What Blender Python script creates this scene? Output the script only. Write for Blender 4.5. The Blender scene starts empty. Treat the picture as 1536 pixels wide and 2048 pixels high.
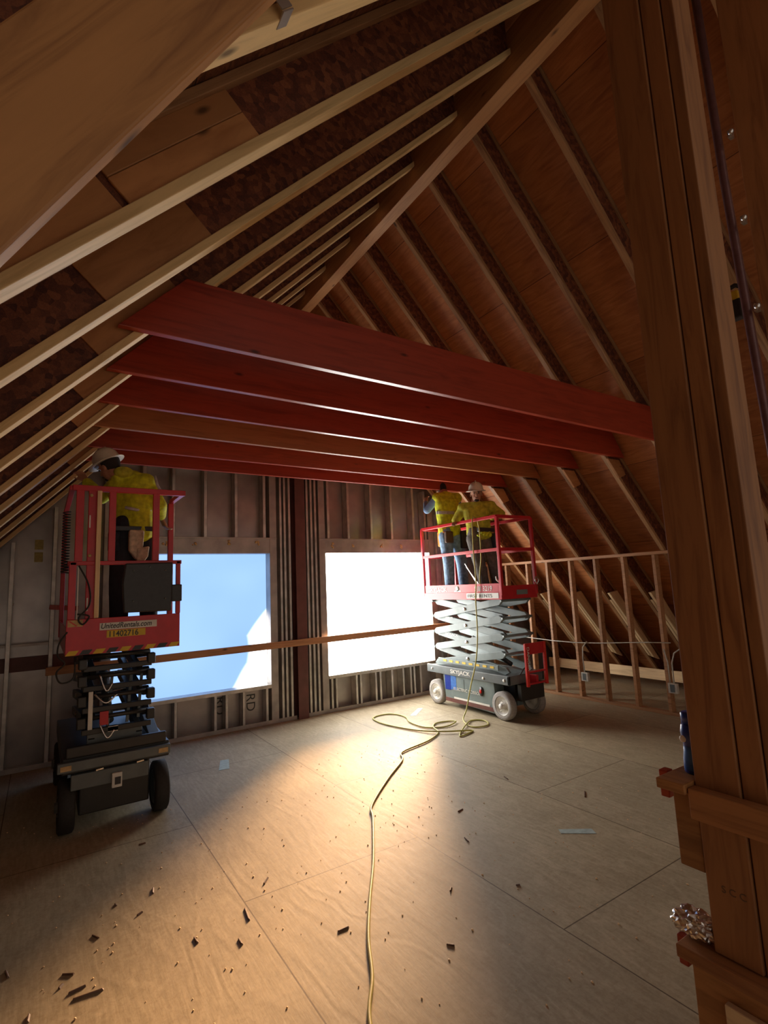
import bpy, bmesh, math, random
from mathutils import Vector, Matrix, Quaternion
random.seed(7)
S = bpy.context.scene
COL = S.collection
# ---------------------------------------------------------------- camera
cam_d = bpy.data.cameras.new('camera'); cam = bpy.data.objects.new('camera', cam_d); COL.objects.link(cam)
cam_d.sensor_fit = 'HORIZONTAL'; cam_d.sensor_width = 36; cam_d.lens = 1040.55/1536*36
cam_d.clip_start = .02; cam_d.clip_end = 200
f = 1040.55
def _cv(x, y): return Vector((x-768, -(y-1024), -f)).normalized()
_X = _cv(2370, 1098); _Y = _cv(84, 1200); _Y = (_Y-_X*_Y.dot(_X)).normalized(); _Z = _X.cross(_Y)
R3 = Matrix((_X, _Y, _Z))
cam.matrix_world = Matrix.Translation((0, 0, 1.74)) @ R3.to_4x4()
S.camera = cam
# ---------------------------------------------------------------- light and exposure
S.view_settings.view_transform = 'Standard'; S.view_settings.look = 'None'
S.view_settings.gamma = 1; S.view_settings.use_curve_mapping = False
S.view_settings.exposure = .92
S.cycles.use_denoising = True
S.cycles.max_bounces = 8; S.cycles.diffuse_bounces = 5; S.cycles.glossy_bounces = 4
S.cycles.sample_clamp_indirect = 6
PANE_SUN = 15.0      # brightness of the sunlit translucent sheet
PANE_SHADE = .76
W = bpy.data.worlds.new('world'); S.world = W; W.use_nodes = True
bg = W.node_tree.nodes['Background']; bg.inputs[0].default_value = (1.0, .86, .72, 1); bg.inputs[1].default_value = .24
sun_d = bpy.data.lights.new('sun', 'SUN'); sun_d.energy = 16; sun_d.color = (1, .56, .26); sun_d.angle = math.radians(11)
sun = bpy.data.objects.new('sun', sun_d); COL.objects.link(sun)
sun.rotation_euler = Vector((-.84, -1.0, -.33)).to_track_quat('-Z', 'Y').to_euler(); sun.location = (8, 12, 5)

# ---------------------------------------------------------------- materials
def newmat(name):
    m = bpy.data.materials.new(name); m.use_nodes = True
    nt = m.node_tree; return m, nt, nt.nodes['Principled BSDF']
def N(nt, t, **kw):
    n = nt.nodes.new(t)
    for k, v in kw.items():
        if k.startswith('i_'): n.inputs[k[2:].replace('_', ' ')].default_value = v
        else: setattr(n, k, v)
    return n
def ramp(nt, fac, stops):
    r = N(nt, 'ShaderNodeValToRGB'); els = r.color_ramp.elements
    while len(els) < len(stops): els.new(.5)
    for e, (p, c) in zip(els, stops): e.position = p; e.color = (*c, 1)
    nt.links.new(fac, r.inputs[0]); return r.outputs[0]
def mixc(nt, fac, a, b, mode='MIX'):
    m = N(nt, 'ShaderNodeMix', data_type='RGBA', blend_type=mode)
    for sock, v in ((0, fac), (6, a), (7, b)):
        if isinstance(v, (int, float)): m.inputs[sock].default_value = v
        elif isinstance(v, tuple): m.inputs[sock].default_value = (*v, 1)
        else: nt.links.new(v, m.inputs[sock])
    return m.outputs[2]
def simple(name, col, rough=.5, metal=0, bump=0, scale=30, var=.12):
    m, nt, b = newmat(name)
    tc = N(nt, 'ShaderNodeTexCoord'); no = N(nt, 'ShaderNodeTexNoise', i_Scale=scale, i_Detail=4)
    nt.links.new(tc.outputs['Object'], no.inputs['Vector'])
    lo = tuple(max(0, c*(1-var*1.6)) for c in col); hi = tuple(min(1, c*(1+var)) for c in col)
    nt.links.new(ramp(nt, no.outputs[0], [(.3, lo), (.7, hi)]), b.inputs['Base Color'])
    b.inputs['Roughness'].default_value = rough; b.inputs['Metallic'].default_value = metal
    if bump:
        bp = N(nt, 'ShaderNodeBump', i_Strength=bump, i_Distance=.01); nt.links.new(no.outputs[0], bp.inputs['Height']); nt.links.new(bp.outputs[0], b.inputs['Normal'])
    return m
def wood(name, light, dark, rough=.55, stretch=(1.2, 14, 14), knots=True, rnd=.25):
    m, nt, b = newmat(name)
    tc = N(nt, 'ShaderNodeTexCoord'); mp = N(nt, 'ShaderNodeMapping'); mp.inputs['Scale'].default_value = stretch
    oi = N(nt, 'ShaderNodeObjectInfo'); cb = N(nt, 'ShaderNodeCombineXYZ')
    ml = N(nt, 'ShaderNodeMath', operation='MULTIPLY'); ml.inputs[1].default_value = 37.
    nt.links.new(oi.outputs['Random'], ml.inputs[0])
    for i in range(3): nt.links.new(ml.outputs[0], cb.inputs[i])
    nt.links.new(cb.outputs[0], mp.inputs['Location']); nt.links.new(tc.outputs['Object'], mp.inputs['Vector'])
    n1 = N(nt, 'ShaderNodeTexNoise', i_Scale=1.6, i_Detail=6, i_Roughness=.6, i_Distortion=1.0); nt.links.new(mp.outputs[0], n1.inputs['Vector'])
    col = ramp(nt, n1.outputs[0], [(.28, dark), (.52, light), (.75, tuple(min(1, c*1.12) for c in light))])
    if knots:
        mp2 = N(nt, 'ShaderNodeMapping'); mp2.inputs['Scale'].default_value = (2.2, 6, 6); nt.links.new(cb.outputs[0], mp2.inputs['Location']); nt.links.new(tc.outputs['Object'], mp2.inputs['Vector'])
        vo = N(nt, 'ShaderNodeTexVoronoi', i_Scale=1.0); nt.links.new(mp2.outputs[0], vo.inputs['Vector'])
        kf = ramp(nt, vo.outputs['Distance'], [(.03, (1, 1, 1)), (.10, (0, 0, 0))])
        col = mixc(nt, kf, col, tuple(c*.35 for c in dark))
    hv = N(nt, 'ShaderNodeHueSaturation'); mr = N(nt, 'ShaderNodeMapRange'); mr.inputs['To Min'].default_value = 1-rnd; mr.inputs['To Max'].default_value = 1+rnd*.6
    nt.links.new(oi.outputs['Random'], mr.inputs[0]); nt.links.new(mr.outputs[0], hv.inputs['Value']); nt.links.new(col, hv.inputs['Color'])
    nt.links.new(hv.outputs[0], b.inputs['Base Color']); b.inputs['Roughness'].default_value = rough
    bp = N(nt, 'ShaderNodeBump', i_Strength=.15, i_Distance=.003); nt.links.new(n1.outputs[0], bp.inputs['Height']); nt.links.new(bp.outputs[0], b.inputs['Normal'])
    return m
M = {}
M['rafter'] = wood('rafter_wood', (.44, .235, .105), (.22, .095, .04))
M['beam'] = wood('ridge_wood', (.62, .30, .11), (.46, .20, .07))
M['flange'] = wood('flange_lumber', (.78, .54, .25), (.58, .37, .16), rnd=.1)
M['post'] = wood('post_wood', (.36, .155, .055), (.20, .075, .028))
M['timber'] = wood('timber_wood', (.40, .185, .062), (.22, .09, .03))
M['stud'] = wood('stud_wood', (.50, .25, .115), (.31, .135, .06))
M['pale'] = wood('pale_lumber', (.88, .64, .36), (.70, .46, .24))  # pale wood tone, much lighter than the stud wood
M['red'] = wood('red_stained_lumber', (.40, .050, .022), (.26, .030, .014), rough=.36, rnd=.12)
M['brownj'] = wood('brown_lumber', (.42, .15, .05), (.28, .09, .03), rough=.45, rnd=.05)
M['patch'] = wood('plywood_patch', (.52, .235, .085), (.40, .165, .055), stretch=(2, 9, 9))
M['scrap'] = wood('scrap_wood', (.16, .085, .05), (.08, .04, .03), knots=False)
M['galv'] = simple('galvanised_steel', (.60, .57, .53), .38, .55, 0, 9, .15)
M['galvdark'] = simple('dull_steel', (.42, .38, .35), .42, .45, 0, 6, .15)
M['primer'] = simple('primer_steel', (.16, .055, .045), .5, 0, 0, 8)
M['redpaint'] = simple('red_paint', (.56, .022, .03), .33, 0, 0, 12, .06)
M['greypaint'] = simple('grey_paint', (.19, .24, .235), .4, 0, 0, 10, .08)
M['darkgrey'] = simple('dark_grey_paint', (.14, .16, .16), .45, 0, 0, 10, .1)
M['blackpaint'] = simple('black_paint', (.035, .033, .03), .4, .1, 0, 10, .1)
M['rubber'] = simple('grey_rubber', (.33, .30, .27), .8, 0, .1, 60)
M['blackrubber'] = simple('black_rubber', (.03, .027, .025), .75, 0, .1, 60)
M['black'] = simple('black_plastic', (.03, .03, .033), .42)
M['white'] = simple('white_paint', (.78, .76, .70), .5, 0, 0, 12, .05)
M['chrome'] = simple('bright_metal', (.75, .74, .72), .25, .9)
M['yellow'] = simple('yellow_vinyl', (.75, .50, .03), .5, 0, 0, 12, .05)
M['hivis'] = simple('hi_vis_yellow', (.62, .66, .02), .75, 0, .3, 22, .22)
M['hivis2'] = simple('hi_vis_hoodie', (.50, .48, .035), .8, 0, .3, 22, .22)
M['silver'] = simple('reflective_tape', (.48, .46, .46), .4)
M['jeans'] = simple('blue_denim', (.24, .38, .56), .85, 0, .3, 25, .25)
M['trousers'] = simple('grey_work_cloth', (.14, .125, .11), .85, 0, .3, 25, .2)
M['navy'] = simple('navy_cloth', (.022, .023, .032), .85, 0, .3, 25, .2)
M['shirt'] = simple('blue_shirt', (.18, .28, .46), .85)
M['skin'] = simple('skin', (.42, .20, .12), .55, 0, 0, 30, .06)
M['hair'] = simple('dark_hair', (.02, .015, .012), .8)
M['boot'] = simple('brown_boot_leather', (.10, .055, .03), .7)
M['leather'] = simple('tan_leather', (.62, .50, .34), .7, 0, .3, 25, .25)
M['orange'] = simple('orange_cloth', (.75, .28, .03), .7)
M['hat'] = simple('cream_hard_hat', (.66, .60, .50), .35, 0, 0, 10, .05)
M['cord'] = simple('yellow_green_cord', (.50, .46, .12), .5, 0, 0, 12, .08)
M['cable'] = simple('white_cable', (.60, .56, .48), .5)
M['blue'] = simple('blue_plastic', (.015, .04, .30), .35)
M['bluelabel'] = simple('blue_label', (.05, .18, .55), .45)
M['foil'] = simple('crumpled_foil', (.80, .76, .74), .30, 1)
M['conduit'] = simple('painted_conduit', (.16, .075, .075), .35, .3)
M['tape'] = simple('pale_blue_chalk', (.42, .52, .50), .7)
M['tapey'] = simple('masking_tape', (.50, .40, .13), .6)
M['foam'] = simple('spray_foam', (.62, .42, .20), .8, 0, .5, 40)
M['safety'] = simple('safety_red', (.70, .03, .02), .4)

def floor_mat():
    m, nt, b = newmat('plywood_subfloor')
    tc = N(nt, 'ShaderNodeTexCoord'); sx = N(nt, 'ShaderNodeSeparateXYZ'); nt.links.new(tc.outputs['Object'], sx.inputs[0])
    ax = N(nt, 'ShaderNodeMath', operation='SUBTRACT'); ax.inputs[1].default_value = 3.17; nt.links.new(sx.outputs[1], ax.inputs[0])
    ay = N(nt, 'ShaderNodeMath', operation='ADD'); ay.inputs[1].default_value = .196; nt.links.new(sx.outputs[0], ay.inputs[0])
    cb = N(nt, 'ShaderNodeCombineXYZ'); nt.links.new(ax.outputs[0], cb.inputs[0]); nt.links.new(ay.outputs[0], cb.inputs[1])
    br = N(nt, 'ShaderNodeTexBrick'); br.offset = .5; br.offset_frequency = 2; br.squash = 1
    for k, v in (('Scale', 1), ('Mortar Size', .0042), ('Mortar Smooth', .3), ('Bias', 0), ('Brick Width', 2.44), ('Row Height', 1.22)): br.inputs[k].default_value = v
    br.inputs['Color1'].default_value = (.92, .92, .92, 1); br.inputs['Color2'].default_value = (1.06, 1.05, 1.02, 1); br.inputs['Mortar'].default_value = (.30, .26, .22, 1)
    nt.links.new(cb.outputs[0], br.inputs['Vector'])
    mp = N(nt, 'ShaderNodeMapping'); mp.inputs['Scale'].default_value = (3.2, .9, 1); nt.links.new(tc.outputs['Object'], mp.inputs[0])
    n0 = N(nt, 'ShaderNodeTexNoise', i_Scale=1.1, i_Detail=2, i_Distortion=.6); nt.links.new(mp.outputs[0], n0.inputs['Vector'])
    wv = N(nt, 'ShaderNodeMath', operation='MULTIPLY'); wv.inputs[1].default_value = 34.; nt.links.new(n0.outputs[0], wv.inputs[0])
    sn = N(nt, 'ShaderNodeMath', operation='SINE'); nt.links.new(wv.outputs[0], sn.inputs[0])
    mp3 = N(nt, 'ShaderNodeMapping'); mp3.inputs['Scale'].default_value = (30, 4, 1); nt.links.new(tc.outputs['Object'], mp3.inputs[0])
    n1 = N(nt, 'ShaderNodeTexNoise', i_Scale=1.5, i_Detail=5, i_Roughness=.65); nt.links.new(mp3.outputs[0], n1.inputs['Vector'])
    n2 = N(nt, 'ShaderNodeTexNoise', i_Scale=1.3, i_Detail=5, i_Roughness=.6); nt.links.new(tc.outputs['Object'], n2.inputs['Vector'])
    base = ramp(nt, n1.outputs[0], [(.25, (.38, .315, .205)), (.6, (.50, .42, .285)), (.8, (.57, .49, .34))])
    grain = ramp(nt, sn.outputs[0], [(.70, (0, 0, 0)), (1, (1, 1, 1))])
    gm = N(nt, 'ShaderNodeMath', operation='MULTIPLY'); gm.inputs[1].default_value = .22; nt.links.new(grain, gm.inputs[0])
    c = mixc(nt, gm.outputs[0], base, (.66, .56, .40))
    n4 = N(nt, 'ShaderNodeTexNoise', i_Scale=38, i_Detail=5, i_Roughness=.75, i_Distortion=.8); nt.links.new(tc.outputs['Object'], n4.inputs['Vector'])
    c = mixc(nt, 1.0, c, ramp(nt, n4.outputs[0], [(.34, (.86, .83, .79)), (.52, (1, 1, 1)), (.70, (1.10, 1.09, 1.07))]), 'MULTIPLY')
    dirt = ramp(nt, n2.outputs[0], [(.30, (.80, .78, .76)), (.65, (1, 1, 1))])
    c = mixc(nt, 1.0, c, dirt, 'MULTIPLY'); c = mixc(nt, 1.0, c, br.outputs['Color'], 'MULTIPLY')
    nt.links.new(c, b.inputs['Base Color'])
    b.inputs['Specular IOR Level'].default_value = .28
    rr = N(nt, 'ShaderNodeMapRange'); rr.inputs['To Min'].default_value = .52; rr.inputs['To Max'].default_value = .72; nt.links.new(n1.outputs[0], rr.inputs[0]); nt.links.new(rr.outputs[0], b.inputs['Roughness'])
    ad = N(nt, 'ShaderNodeMath', operation='MULTIPLY_ADD'); ad.inputs[1].default_value = .25; nt.links.new(sn.outputs[0], ad.inputs[0]); nt.links.new(n1.outputs[0], ad.inputs[2])
    bp = N(nt, 'ShaderNodeBump', i_Strength=.22, i_Distance=.004); nt.links.new(ad.outputs[0], bp.inputs['Height']); nt.links.new(bp.outputs[0], b.inputs['Normal'])
    return m
def sheet_mat(name, c0, c1, c2, seam, osb=True, off=0.):
    m, nt, b = newmat(name)
    tc = N(nt, 'ShaderNodeTexCoord')
    br = N(nt, 'ShaderNodeTexBrick'); br.offset = .5; br.offset_frequency = 2
    for k, v in (('Scale', 1), ('Mortar Size', .004), ('Mortar Smooth', .2), ('Bias', 0), ('Brick Width', 2.52), ('Row Height', 1.22)): br.inputs[k].default_value = v
    br.inputs['Color1'].default_value = (.78, .76, .74, 1); br.inputs['Color2'].default_value = (1.1, 1.08, 1.05, 1); br.inputs['Mortar'].default_value = (*seam, 1)
    mp = N(nt, 'ShaderNodeMapping'); mp.inputs['Location'].default_value = (.82, off, 0); nt.links.new(tc.outputs['Object'], mp.inputs[0]); nt.links.new(mp.outputs[0], br.inputs['Vector'])
    if osb:
        mp2 = N(nt, 'ShaderNodeMapping'); mp2.inputs['Scale'].default_value = (22, 38, 22); mp2.inputs['Rotation'].default_value = (0, 0, .5); nt.links.new(tc.outputs['Object'], mp2.inputs[0])
        vo = N(nt, 'ShaderNodeTexVoronoi', i_Scale=1.5, i_Randomness=1.0); nt.links.new(mp2.outputs[0], vo.inputs['Vector'])
        sp = N(nt, 'ShaderNodeSeparateColor'); nt.links.new(vo.outputs['Color'], sp.inputs[0])
        n = N(nt, 'ShaderNodeTexNoise', i_Scale=5, i_Detail=5, i_Roughness=.7, i_Distortion=1.2); nt.links.new(mp2.outputs[0], n.inputs['Vector'])
        ad = N(nt, 'ShaderNodeMath', operation='MULTIPLY_ADD'); ad.inputs[1].default_value = .35; nt.links.new(sp.outputs[0], ad.inputs[0])
        n3 = N(nt, 'ShaderNodeMath', operation='MULTIPLY'); n3.inputs[1].default_value = .65; nt.links.new(n.outputs[0], n3.inputs[0]); nt.links.new(n3.outputs[0], ad.inputs[2])
        fac = ad.outputs[0]
    else:
        mp2 = N(nt, 'ShaderNodeMapping'); mp2.inputs['Scale'].default_value = (1.4, 9, 9); nt.links.new(tc.outputs['Object'], mp2.inputs[0])
        n = N(nt, 'ShaderNodeTexNoise', i_Scale=1.6, i_Detail=6, i_Roughness=.6, i_Distortion=1.5); nt.links.new(mp2.outputs[0], n.inputs['Vector']); fac = n.outputs[0]
    c = ramp(nt, fac, [(.28, c0), (.5, c1), (.72, c2)])
    nt.links.new(mixc(nt, 1.0, c, br.outputs['Color'], 'MULTIPLY'), b.inputs['Base Color']); b.inputs['Roughness'].default_value = .6
    bp = N(nt, 'ShaderNodeBump', i_Strength=.25, i_Distance=.004); nt.links.new(fac, bp.inputs['Height']); nt.links.new(bp.outputs[0], b.inputs['Normal'])
    return m
M['floor'] = floor_mat()
M['osb'] = sheet_mat('osb_sheathing', (.10, .032, .018), (.24, .082, .035), (.36, .15, .06), (.1, .08, .07), True)
M['ply'] = sheet_mat('plywood_sheathing', (.34, .110, .036), (.49, .175, .055), (.60, .24, .085), (.28, .22, .2), False, .62)
M['osbweb'] = sheet_mat('strand_board_web', (.07, .020, .014), (.17, .050, .024), (.30, .105, .042), (.2, .07, .035), True)
M['gyp'] = simple('coated_sheathing', (.42, .38, .36), .28, .40, .05, 3, .16)
def pane_mat(name, sunlit):
    m, nt, b = newmat(name); out = nt.nodes['Material Output']
    em = N(nt, 'ShaderNodeEmission')
    if sunlit:
        em.inputs[0].default_value = (1, .97, .92, 1); em.inputs[1].default_value = PANE_SUN
        tr = N(nt, 'ShaderNodeBsdfTransparent'); mx = N(nt, 'ShaderNodeMixShader'); mx.inputs[0].default_value = .35
        nt.links.new(tr.outputs[0], mx.inputs[1]); nt.links.new(em.outputs[0], mx.inputs[2]); nt.links.new(mx.outputs[0], out.inputs[0])
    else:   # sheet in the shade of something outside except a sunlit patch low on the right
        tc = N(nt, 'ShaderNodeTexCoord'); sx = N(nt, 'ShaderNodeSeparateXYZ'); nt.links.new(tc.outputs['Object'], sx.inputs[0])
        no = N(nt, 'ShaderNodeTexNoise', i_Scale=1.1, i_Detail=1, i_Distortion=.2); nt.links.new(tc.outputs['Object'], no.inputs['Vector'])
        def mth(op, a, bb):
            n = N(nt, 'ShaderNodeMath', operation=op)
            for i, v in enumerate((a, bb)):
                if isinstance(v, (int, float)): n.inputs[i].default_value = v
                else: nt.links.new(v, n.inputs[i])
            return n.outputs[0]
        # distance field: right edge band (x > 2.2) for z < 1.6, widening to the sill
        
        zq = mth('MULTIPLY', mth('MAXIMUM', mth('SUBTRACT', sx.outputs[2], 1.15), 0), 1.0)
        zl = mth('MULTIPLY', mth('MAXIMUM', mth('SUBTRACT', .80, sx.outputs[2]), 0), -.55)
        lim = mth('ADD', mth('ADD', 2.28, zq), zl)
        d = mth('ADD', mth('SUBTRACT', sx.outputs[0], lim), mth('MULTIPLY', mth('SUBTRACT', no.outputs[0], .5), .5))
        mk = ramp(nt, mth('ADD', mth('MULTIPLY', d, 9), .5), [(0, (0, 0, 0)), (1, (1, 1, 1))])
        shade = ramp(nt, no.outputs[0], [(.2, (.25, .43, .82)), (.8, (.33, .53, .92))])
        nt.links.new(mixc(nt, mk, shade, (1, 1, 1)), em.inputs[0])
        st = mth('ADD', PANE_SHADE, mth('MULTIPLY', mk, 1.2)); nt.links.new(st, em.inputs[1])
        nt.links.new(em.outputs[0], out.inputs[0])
    return m
M['pane_sun'] = pane_mat('sunlit_sheet', True); M['pane_blue'] = pane_mat('shaded_sheet', False)

# ---------------------------------------------------------------- mesh helpers
class MB:
    def __init__(s): s.v = []; s.f = []; s.sm = []
    def add(s, vs, fs, smooth=False):
        b = len(s.v); s.v += [tuple(v) for v in vs]; s.f += [tuple(b+i for i in q) for q in fs]; s.sm += [smooth]*len(fs); return s
    def box(s, x0, x1, y0, y1, z0, z1):
        return s.add([(x0,y0,z0),(x1,y0,z0),(x1,y1,z0),(x0,y1,z0),(x0,y0,z1),(x1,y0,z1),(x1,y1,z1),(x0,y1,z1)],
                     [(0,3,2,1),(4,5,6,7),(0,1,5,4),(1,2,6,5),(2,3,7,6),(3,0,4,7)])
    def bar(s, p, q, w, h, up=(0,0,1)):
        p, q = Vector(p), Vector(q); d = (q-p).normalized(); u = Vector(up); a = d.cross(u)
        if a.length < 1e-4: a = d.cross(Vector((1,0,0)))
        a.normalize(); u = a.cross(d).normalized(); a *= w/2; u *= h/2
        return s.add([p-a-u, p+a-u, p+a+u, p-a+u, q-a-u, q+a-u, q+a+u, q-a+u], [(0,1,2,3),(4,7,6,5),(0,4,5,1),(1,5,6,2),(2,6,7,3),(3,7,4,0)])
    def prismY(s, pts, y0, y1):     # polygon in xz
        n = len(pts); return s.add([(x,y0,z) for x,z in pts]+[(x,y1,z) for x,z in pts], [tuple(range(n)), tuple(range(2*n-1,n-1,-1))]+[(i,n+i,n+(i+1)%n,(i+1)%n) for i in range(n)])
    def prismX(s, pts, x0, x1):     # polygon in yz
        n = len(pts); return s.add([(x0,y,z) for y,z in pts]+[(x1,y,z) for y,z in pts], [tuple(range(n)), tuple(range(2*n-1,n-1,-1))]+[(i,n+i,n+(i+1)%n,(i+1)%n) for i in range(n)])
    def prismZ(s, pts, z0, z1):
        n = len(pts); return s.add([(x,y,z0) for x,y in pts]+[(x,y,z1) for x,y in pts], [tuple(range(n-1,-1,-1)), tuple(range(n,2*n))]+[(i,(i+1)%n,n+(i+1)%n,n+i) for i in range(n)])
    def tube(s, pts, r, seg=8, closed=False):
        pts = [Vector(p) for p in pts]; n = len(pts); rs = r if isinstance(r, list) else [r]*n; vs = []; prev = None
        for i, p in enumerate(pts):
            d = (pts[min(i+1, n-1)]-pts[max(i-1, 0)]).normalized()
            if prev is None:
                a = d.cross(Vector((0,0,1)));
                if a.length < 1e-3: a = d.cross(Vector((1,0,0)))
            else:
                a = prev-d*prev.dot(d)
                if a.length < 1e-4: a = d.cross(Vector((.3,.5,1)))
            a.normalize(); prev = a; b = d.cross(a)
            for k in range(seg):
                t = 2*math.pi*k/seg; vs.append(p+(a*math.cos(t)+b*math.sin(t))*rs[i])
        fs = [(i*seg+k, i*seg+(k+1)%seg, (i+1)*seg+(k+1)%seg, (i+1)*seg+k) for i in range(n-1) for k in range(seg)]
        fs += [tuple(range(seg-1,-1,-1)), tuple((n-1)*seg+k for k in range(seg))]
        return s.add(vs, fs, True)
    def lathe(s, prof, o=(0,0,0), axis=(0,0,1), seg=20, ring=False):   # prof: (r, h)
        o = Vector(o); z = Vector(axis).normalized(); a = z.cross(Vector((0,1,0)))
        if a.length < 1e-3: a = z.cross(Vector((1,0,0)))
        a.normalize(); b = z.cross(a); vs = []
        for r, h in prof:
            for k in range(seg):
                t = 2*math.pi*k/seg; vs.append(o+z*h+(a*math.cos(t)+b*math.sin(t))*max(r, .0005))
        n = len(prof)
        fs = [(i*seg+k, i*seg+(k+1)%seg, (i+1)*seg+(k+1)%seg, (i+1)*seg+k) for i in range(n-1) for k in range(seg)]
        if ring: fs += [((n-1)*seg+k, (n-1)*seg+(k+1)%seg, (k+1)%seg, k) for k in range(seg)]
        else: fs += [tuple(range(seg-1,-1,-1)), tuple((n-1)*seg+k for k in range(seg))]
        return s.add(vs, fs, True)
    def ball(s, c, r, sc=(1,1,1), seg=14, rings=8):
        c = Vector(c); vs = [c+Vector((0,0,-r*sc[2]))]
        for i in range(1, rings):
            ph = -math.pi/2+math.pi*i/rings
            for k in range(seg):
                t = 2*math.pi*k/seg; vs.append(c+Vector((r*sc[0]*math.cos(ph)*math.cos(t), r*sc[1]*math.cos(ph)*math.sin(t), r*sc[2]*math.sin(ph))))
        vs.append(c+Vector((0,0,r*sc[2]))); L = len(vs)-1
        fs = [(0, 1+(k+1)%seg, 1+k) for k in range(seg)]+[(L, L-seg+k, L-seg+(k+1)%seg) for k in range(seg)]
        fs += [(1+i*seg+k, 1+i*seg+(k+1)%seg, 1+(i+1)*seg+(k+1)%seg, 1+(i+1)*seg+k) for i in range(rings-2) for k in range(seg)]
        return s.add(vs, fs, True)
    def cap(s, p, q, r1, r2, seg=12):
        s.ball(p, r1, seg=seg); s.ball(q, r2, seg=seg)
        if (Vector(q)-Vector(p)).length > 1e-4: s.tube([p, q], [r1, r2], seg)
        return s
    def build(s, name, mat, parent=None, bevel=0, origin=None, rot=None, fixn=True):
        me = bpy.data.meshes.new(name); vs = s.v
        if origin is not None or rot is not None:
            mi = (Matrix.Translation(origin or (0,0,0)) @ (rot.to_4x4() if rot else Matrix())).inverted(); vs = [tuple(mi @ Vector(v)) for v in vs]
        me.from_pydata(vs, [], s.f)
        for p, sm in zip(me.polygons, s.sm): p.use_smooth = sm
        if fixn:
            bm = bmesh.new(); bm.from_mesh(me); bmesh.ops.recalc_face_normals(bm, faces=bm.faces); bm.to_mesh(me); bm.free()
        o = bpy.data.objects.new(name, me); COL.objects.link(o); me.materials.append(M[mat] if isinstance(mat, str) else mat)
        if origin is not None or rot is not None: o.matrix_world = Matrix.Translation(origin or (0,0,0)) @ (rot.to_4x4() if rot else Matrix())
        if parent:
            o.parent = parent
            o.matrix_parent_inverse = MWI(parent)
        if bevel:
            b = o.modifiers.new('bevel', 'BEVEL'); b.width = bevel; b.segments = 2; b.limit_method = 'ANGLE'
        return o
def MWI(p):
    m = p.matrix_basis.copy(); q = p
    while q.parent: m = q.parent.matrix_basis @ q.matrix_parent_inverse @ m if False else (q.parent.matrix_basis @ q.matrix_parent_inverse @ m); q = q.parent
    return m.inverted()
def tag(o, label, cat, group=None, kind=None):
    o['label'] = label; o['category'] = cat
    if group: o['group'] = group
    if kind: o['kind'] = kind
    return o
def struct(o): o['kind'] = 'structure'; return o
def thing(name, loc, label, cat, group=None):
    o = bpy.data.objects.new(name, None); COL.objects.link(o); o.location = loc; o.empty_display_size = .1; return tag(o, label, cat, group)
def timber(name, pts, y0, y1, ang, mat, parent=None, bevel=.003):
    """board with an xz outline, its long axis at angle ang, so the grain runs along it"""
    rot = Matrix.Rotation(-ang, 3, 'Y'); o = (pts[0][0], (y0+y1)/2, pts[0][1])
    return MB().prismY(pts, y0, y1).build(name, mat, parent, bevel, o, rot)
def board(name, p, q, w, h, mat, parent=None, up=(0,0,1), bevel=.003):
    p, q = Vector(p), Vector(q); d = (q-p).normalized(); u = Vector(up); a = u.cross(d)
    if a.length < 1e-4: u = Vector((1,0,0)); a = u.cross(d)
    a.normalize(); u = d.cross(a); rot = Matrix((d, a, u)).transposed()
    return MB().bar(p, q, w, h, up).build(name, mat, parent, bevel, p, rot)
_textcache = {}
def text(body, size, pos, xdir, zdir, mat, parent, name='lettering', depth=.001, xs=1., shear=0., bold=0.):
    cu = bpy.data.curves.new('t', 'FONT'); cu.body = body; cu.size = size; cu.extrude = depth; cu.offset = bold; cu.shear = shear; cu.align_x = 'LEFT'
    o = bpy.data.objects.new('t', cu); COL.objects.link(o); bpy.context.view_layer.update()
    me = bpy.data.meshes.new_from_object(o.evaluated_get(bpy.context.evaluated_depsgraph_get())); bpy.data.objects.remove(o)
    me.materials.clear(); me.materials.append(M[mat]); me.name = name
    x = Vector(xdir).normalized(); z = Vector(zdir).normalized(); n = x.cross(z)
    rot = Matrix((x, z, n)).transposed().to_4x4() @ Matrix.Diagonal((xs, 1, 1, 1))
    t = bpy.data.objects.new(name, me); COL.objects.link(t); t.matrix_world = Matrix.Translation(pos) @ rot
    if parent: t.parent = parent; t.matrix_parent_inverse = MWI(parent)
    return t
def smooth(pts, n=6):
    out = []; P_ = [Vector(p) for p in pts]; P_ = [P_[0]]+P_+[P_[-1]]
    for i in range(1, len(P_)-2):
        for k in range(n):
            t = k/n; a, b, c, d = P_[i-1:i+3]
            out.append(.5*((2*b)+(-a+c)*t+(2*a-5*b+4*c-d)*t*t+(-a+3*b-3*c+d)*t**3))
    out.append(P_[-2]); return out
def kids(o):
    out = []
    for c in bpy.data.objects:
        if c.parent == o: out.append(c); out += kids(c)
    return out
def raise_up(L, dz=.14, zc=.28):
    """stretch everything but the wheels so the deck sits dz higher"""
    seen = set()
    for o in kids(L):
        if o.name.split('.')[0] in ('wheel', 'rim', 'hub'): continue
        if o.matrix_basis.to_3x3() != Matrix.Identity(3) or o.matrix_basis.translation.length > 1e-6:
            o.location.z += dz; continue
        if o.type != 'MESH' or o.data.name in seen: continue
        seen.add(o.data.name)
        for v in o.data.vertices: v.co.z = v.co.z+dz if v.co.z >= zc else v.co.z*(zc+dz)/zc
ORD = ['first','second','third','fourth','fifth','sixth','seventh','eighth','ninth','tenth','eleventh','twelfth','thirteenth','fourteenth']

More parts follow.
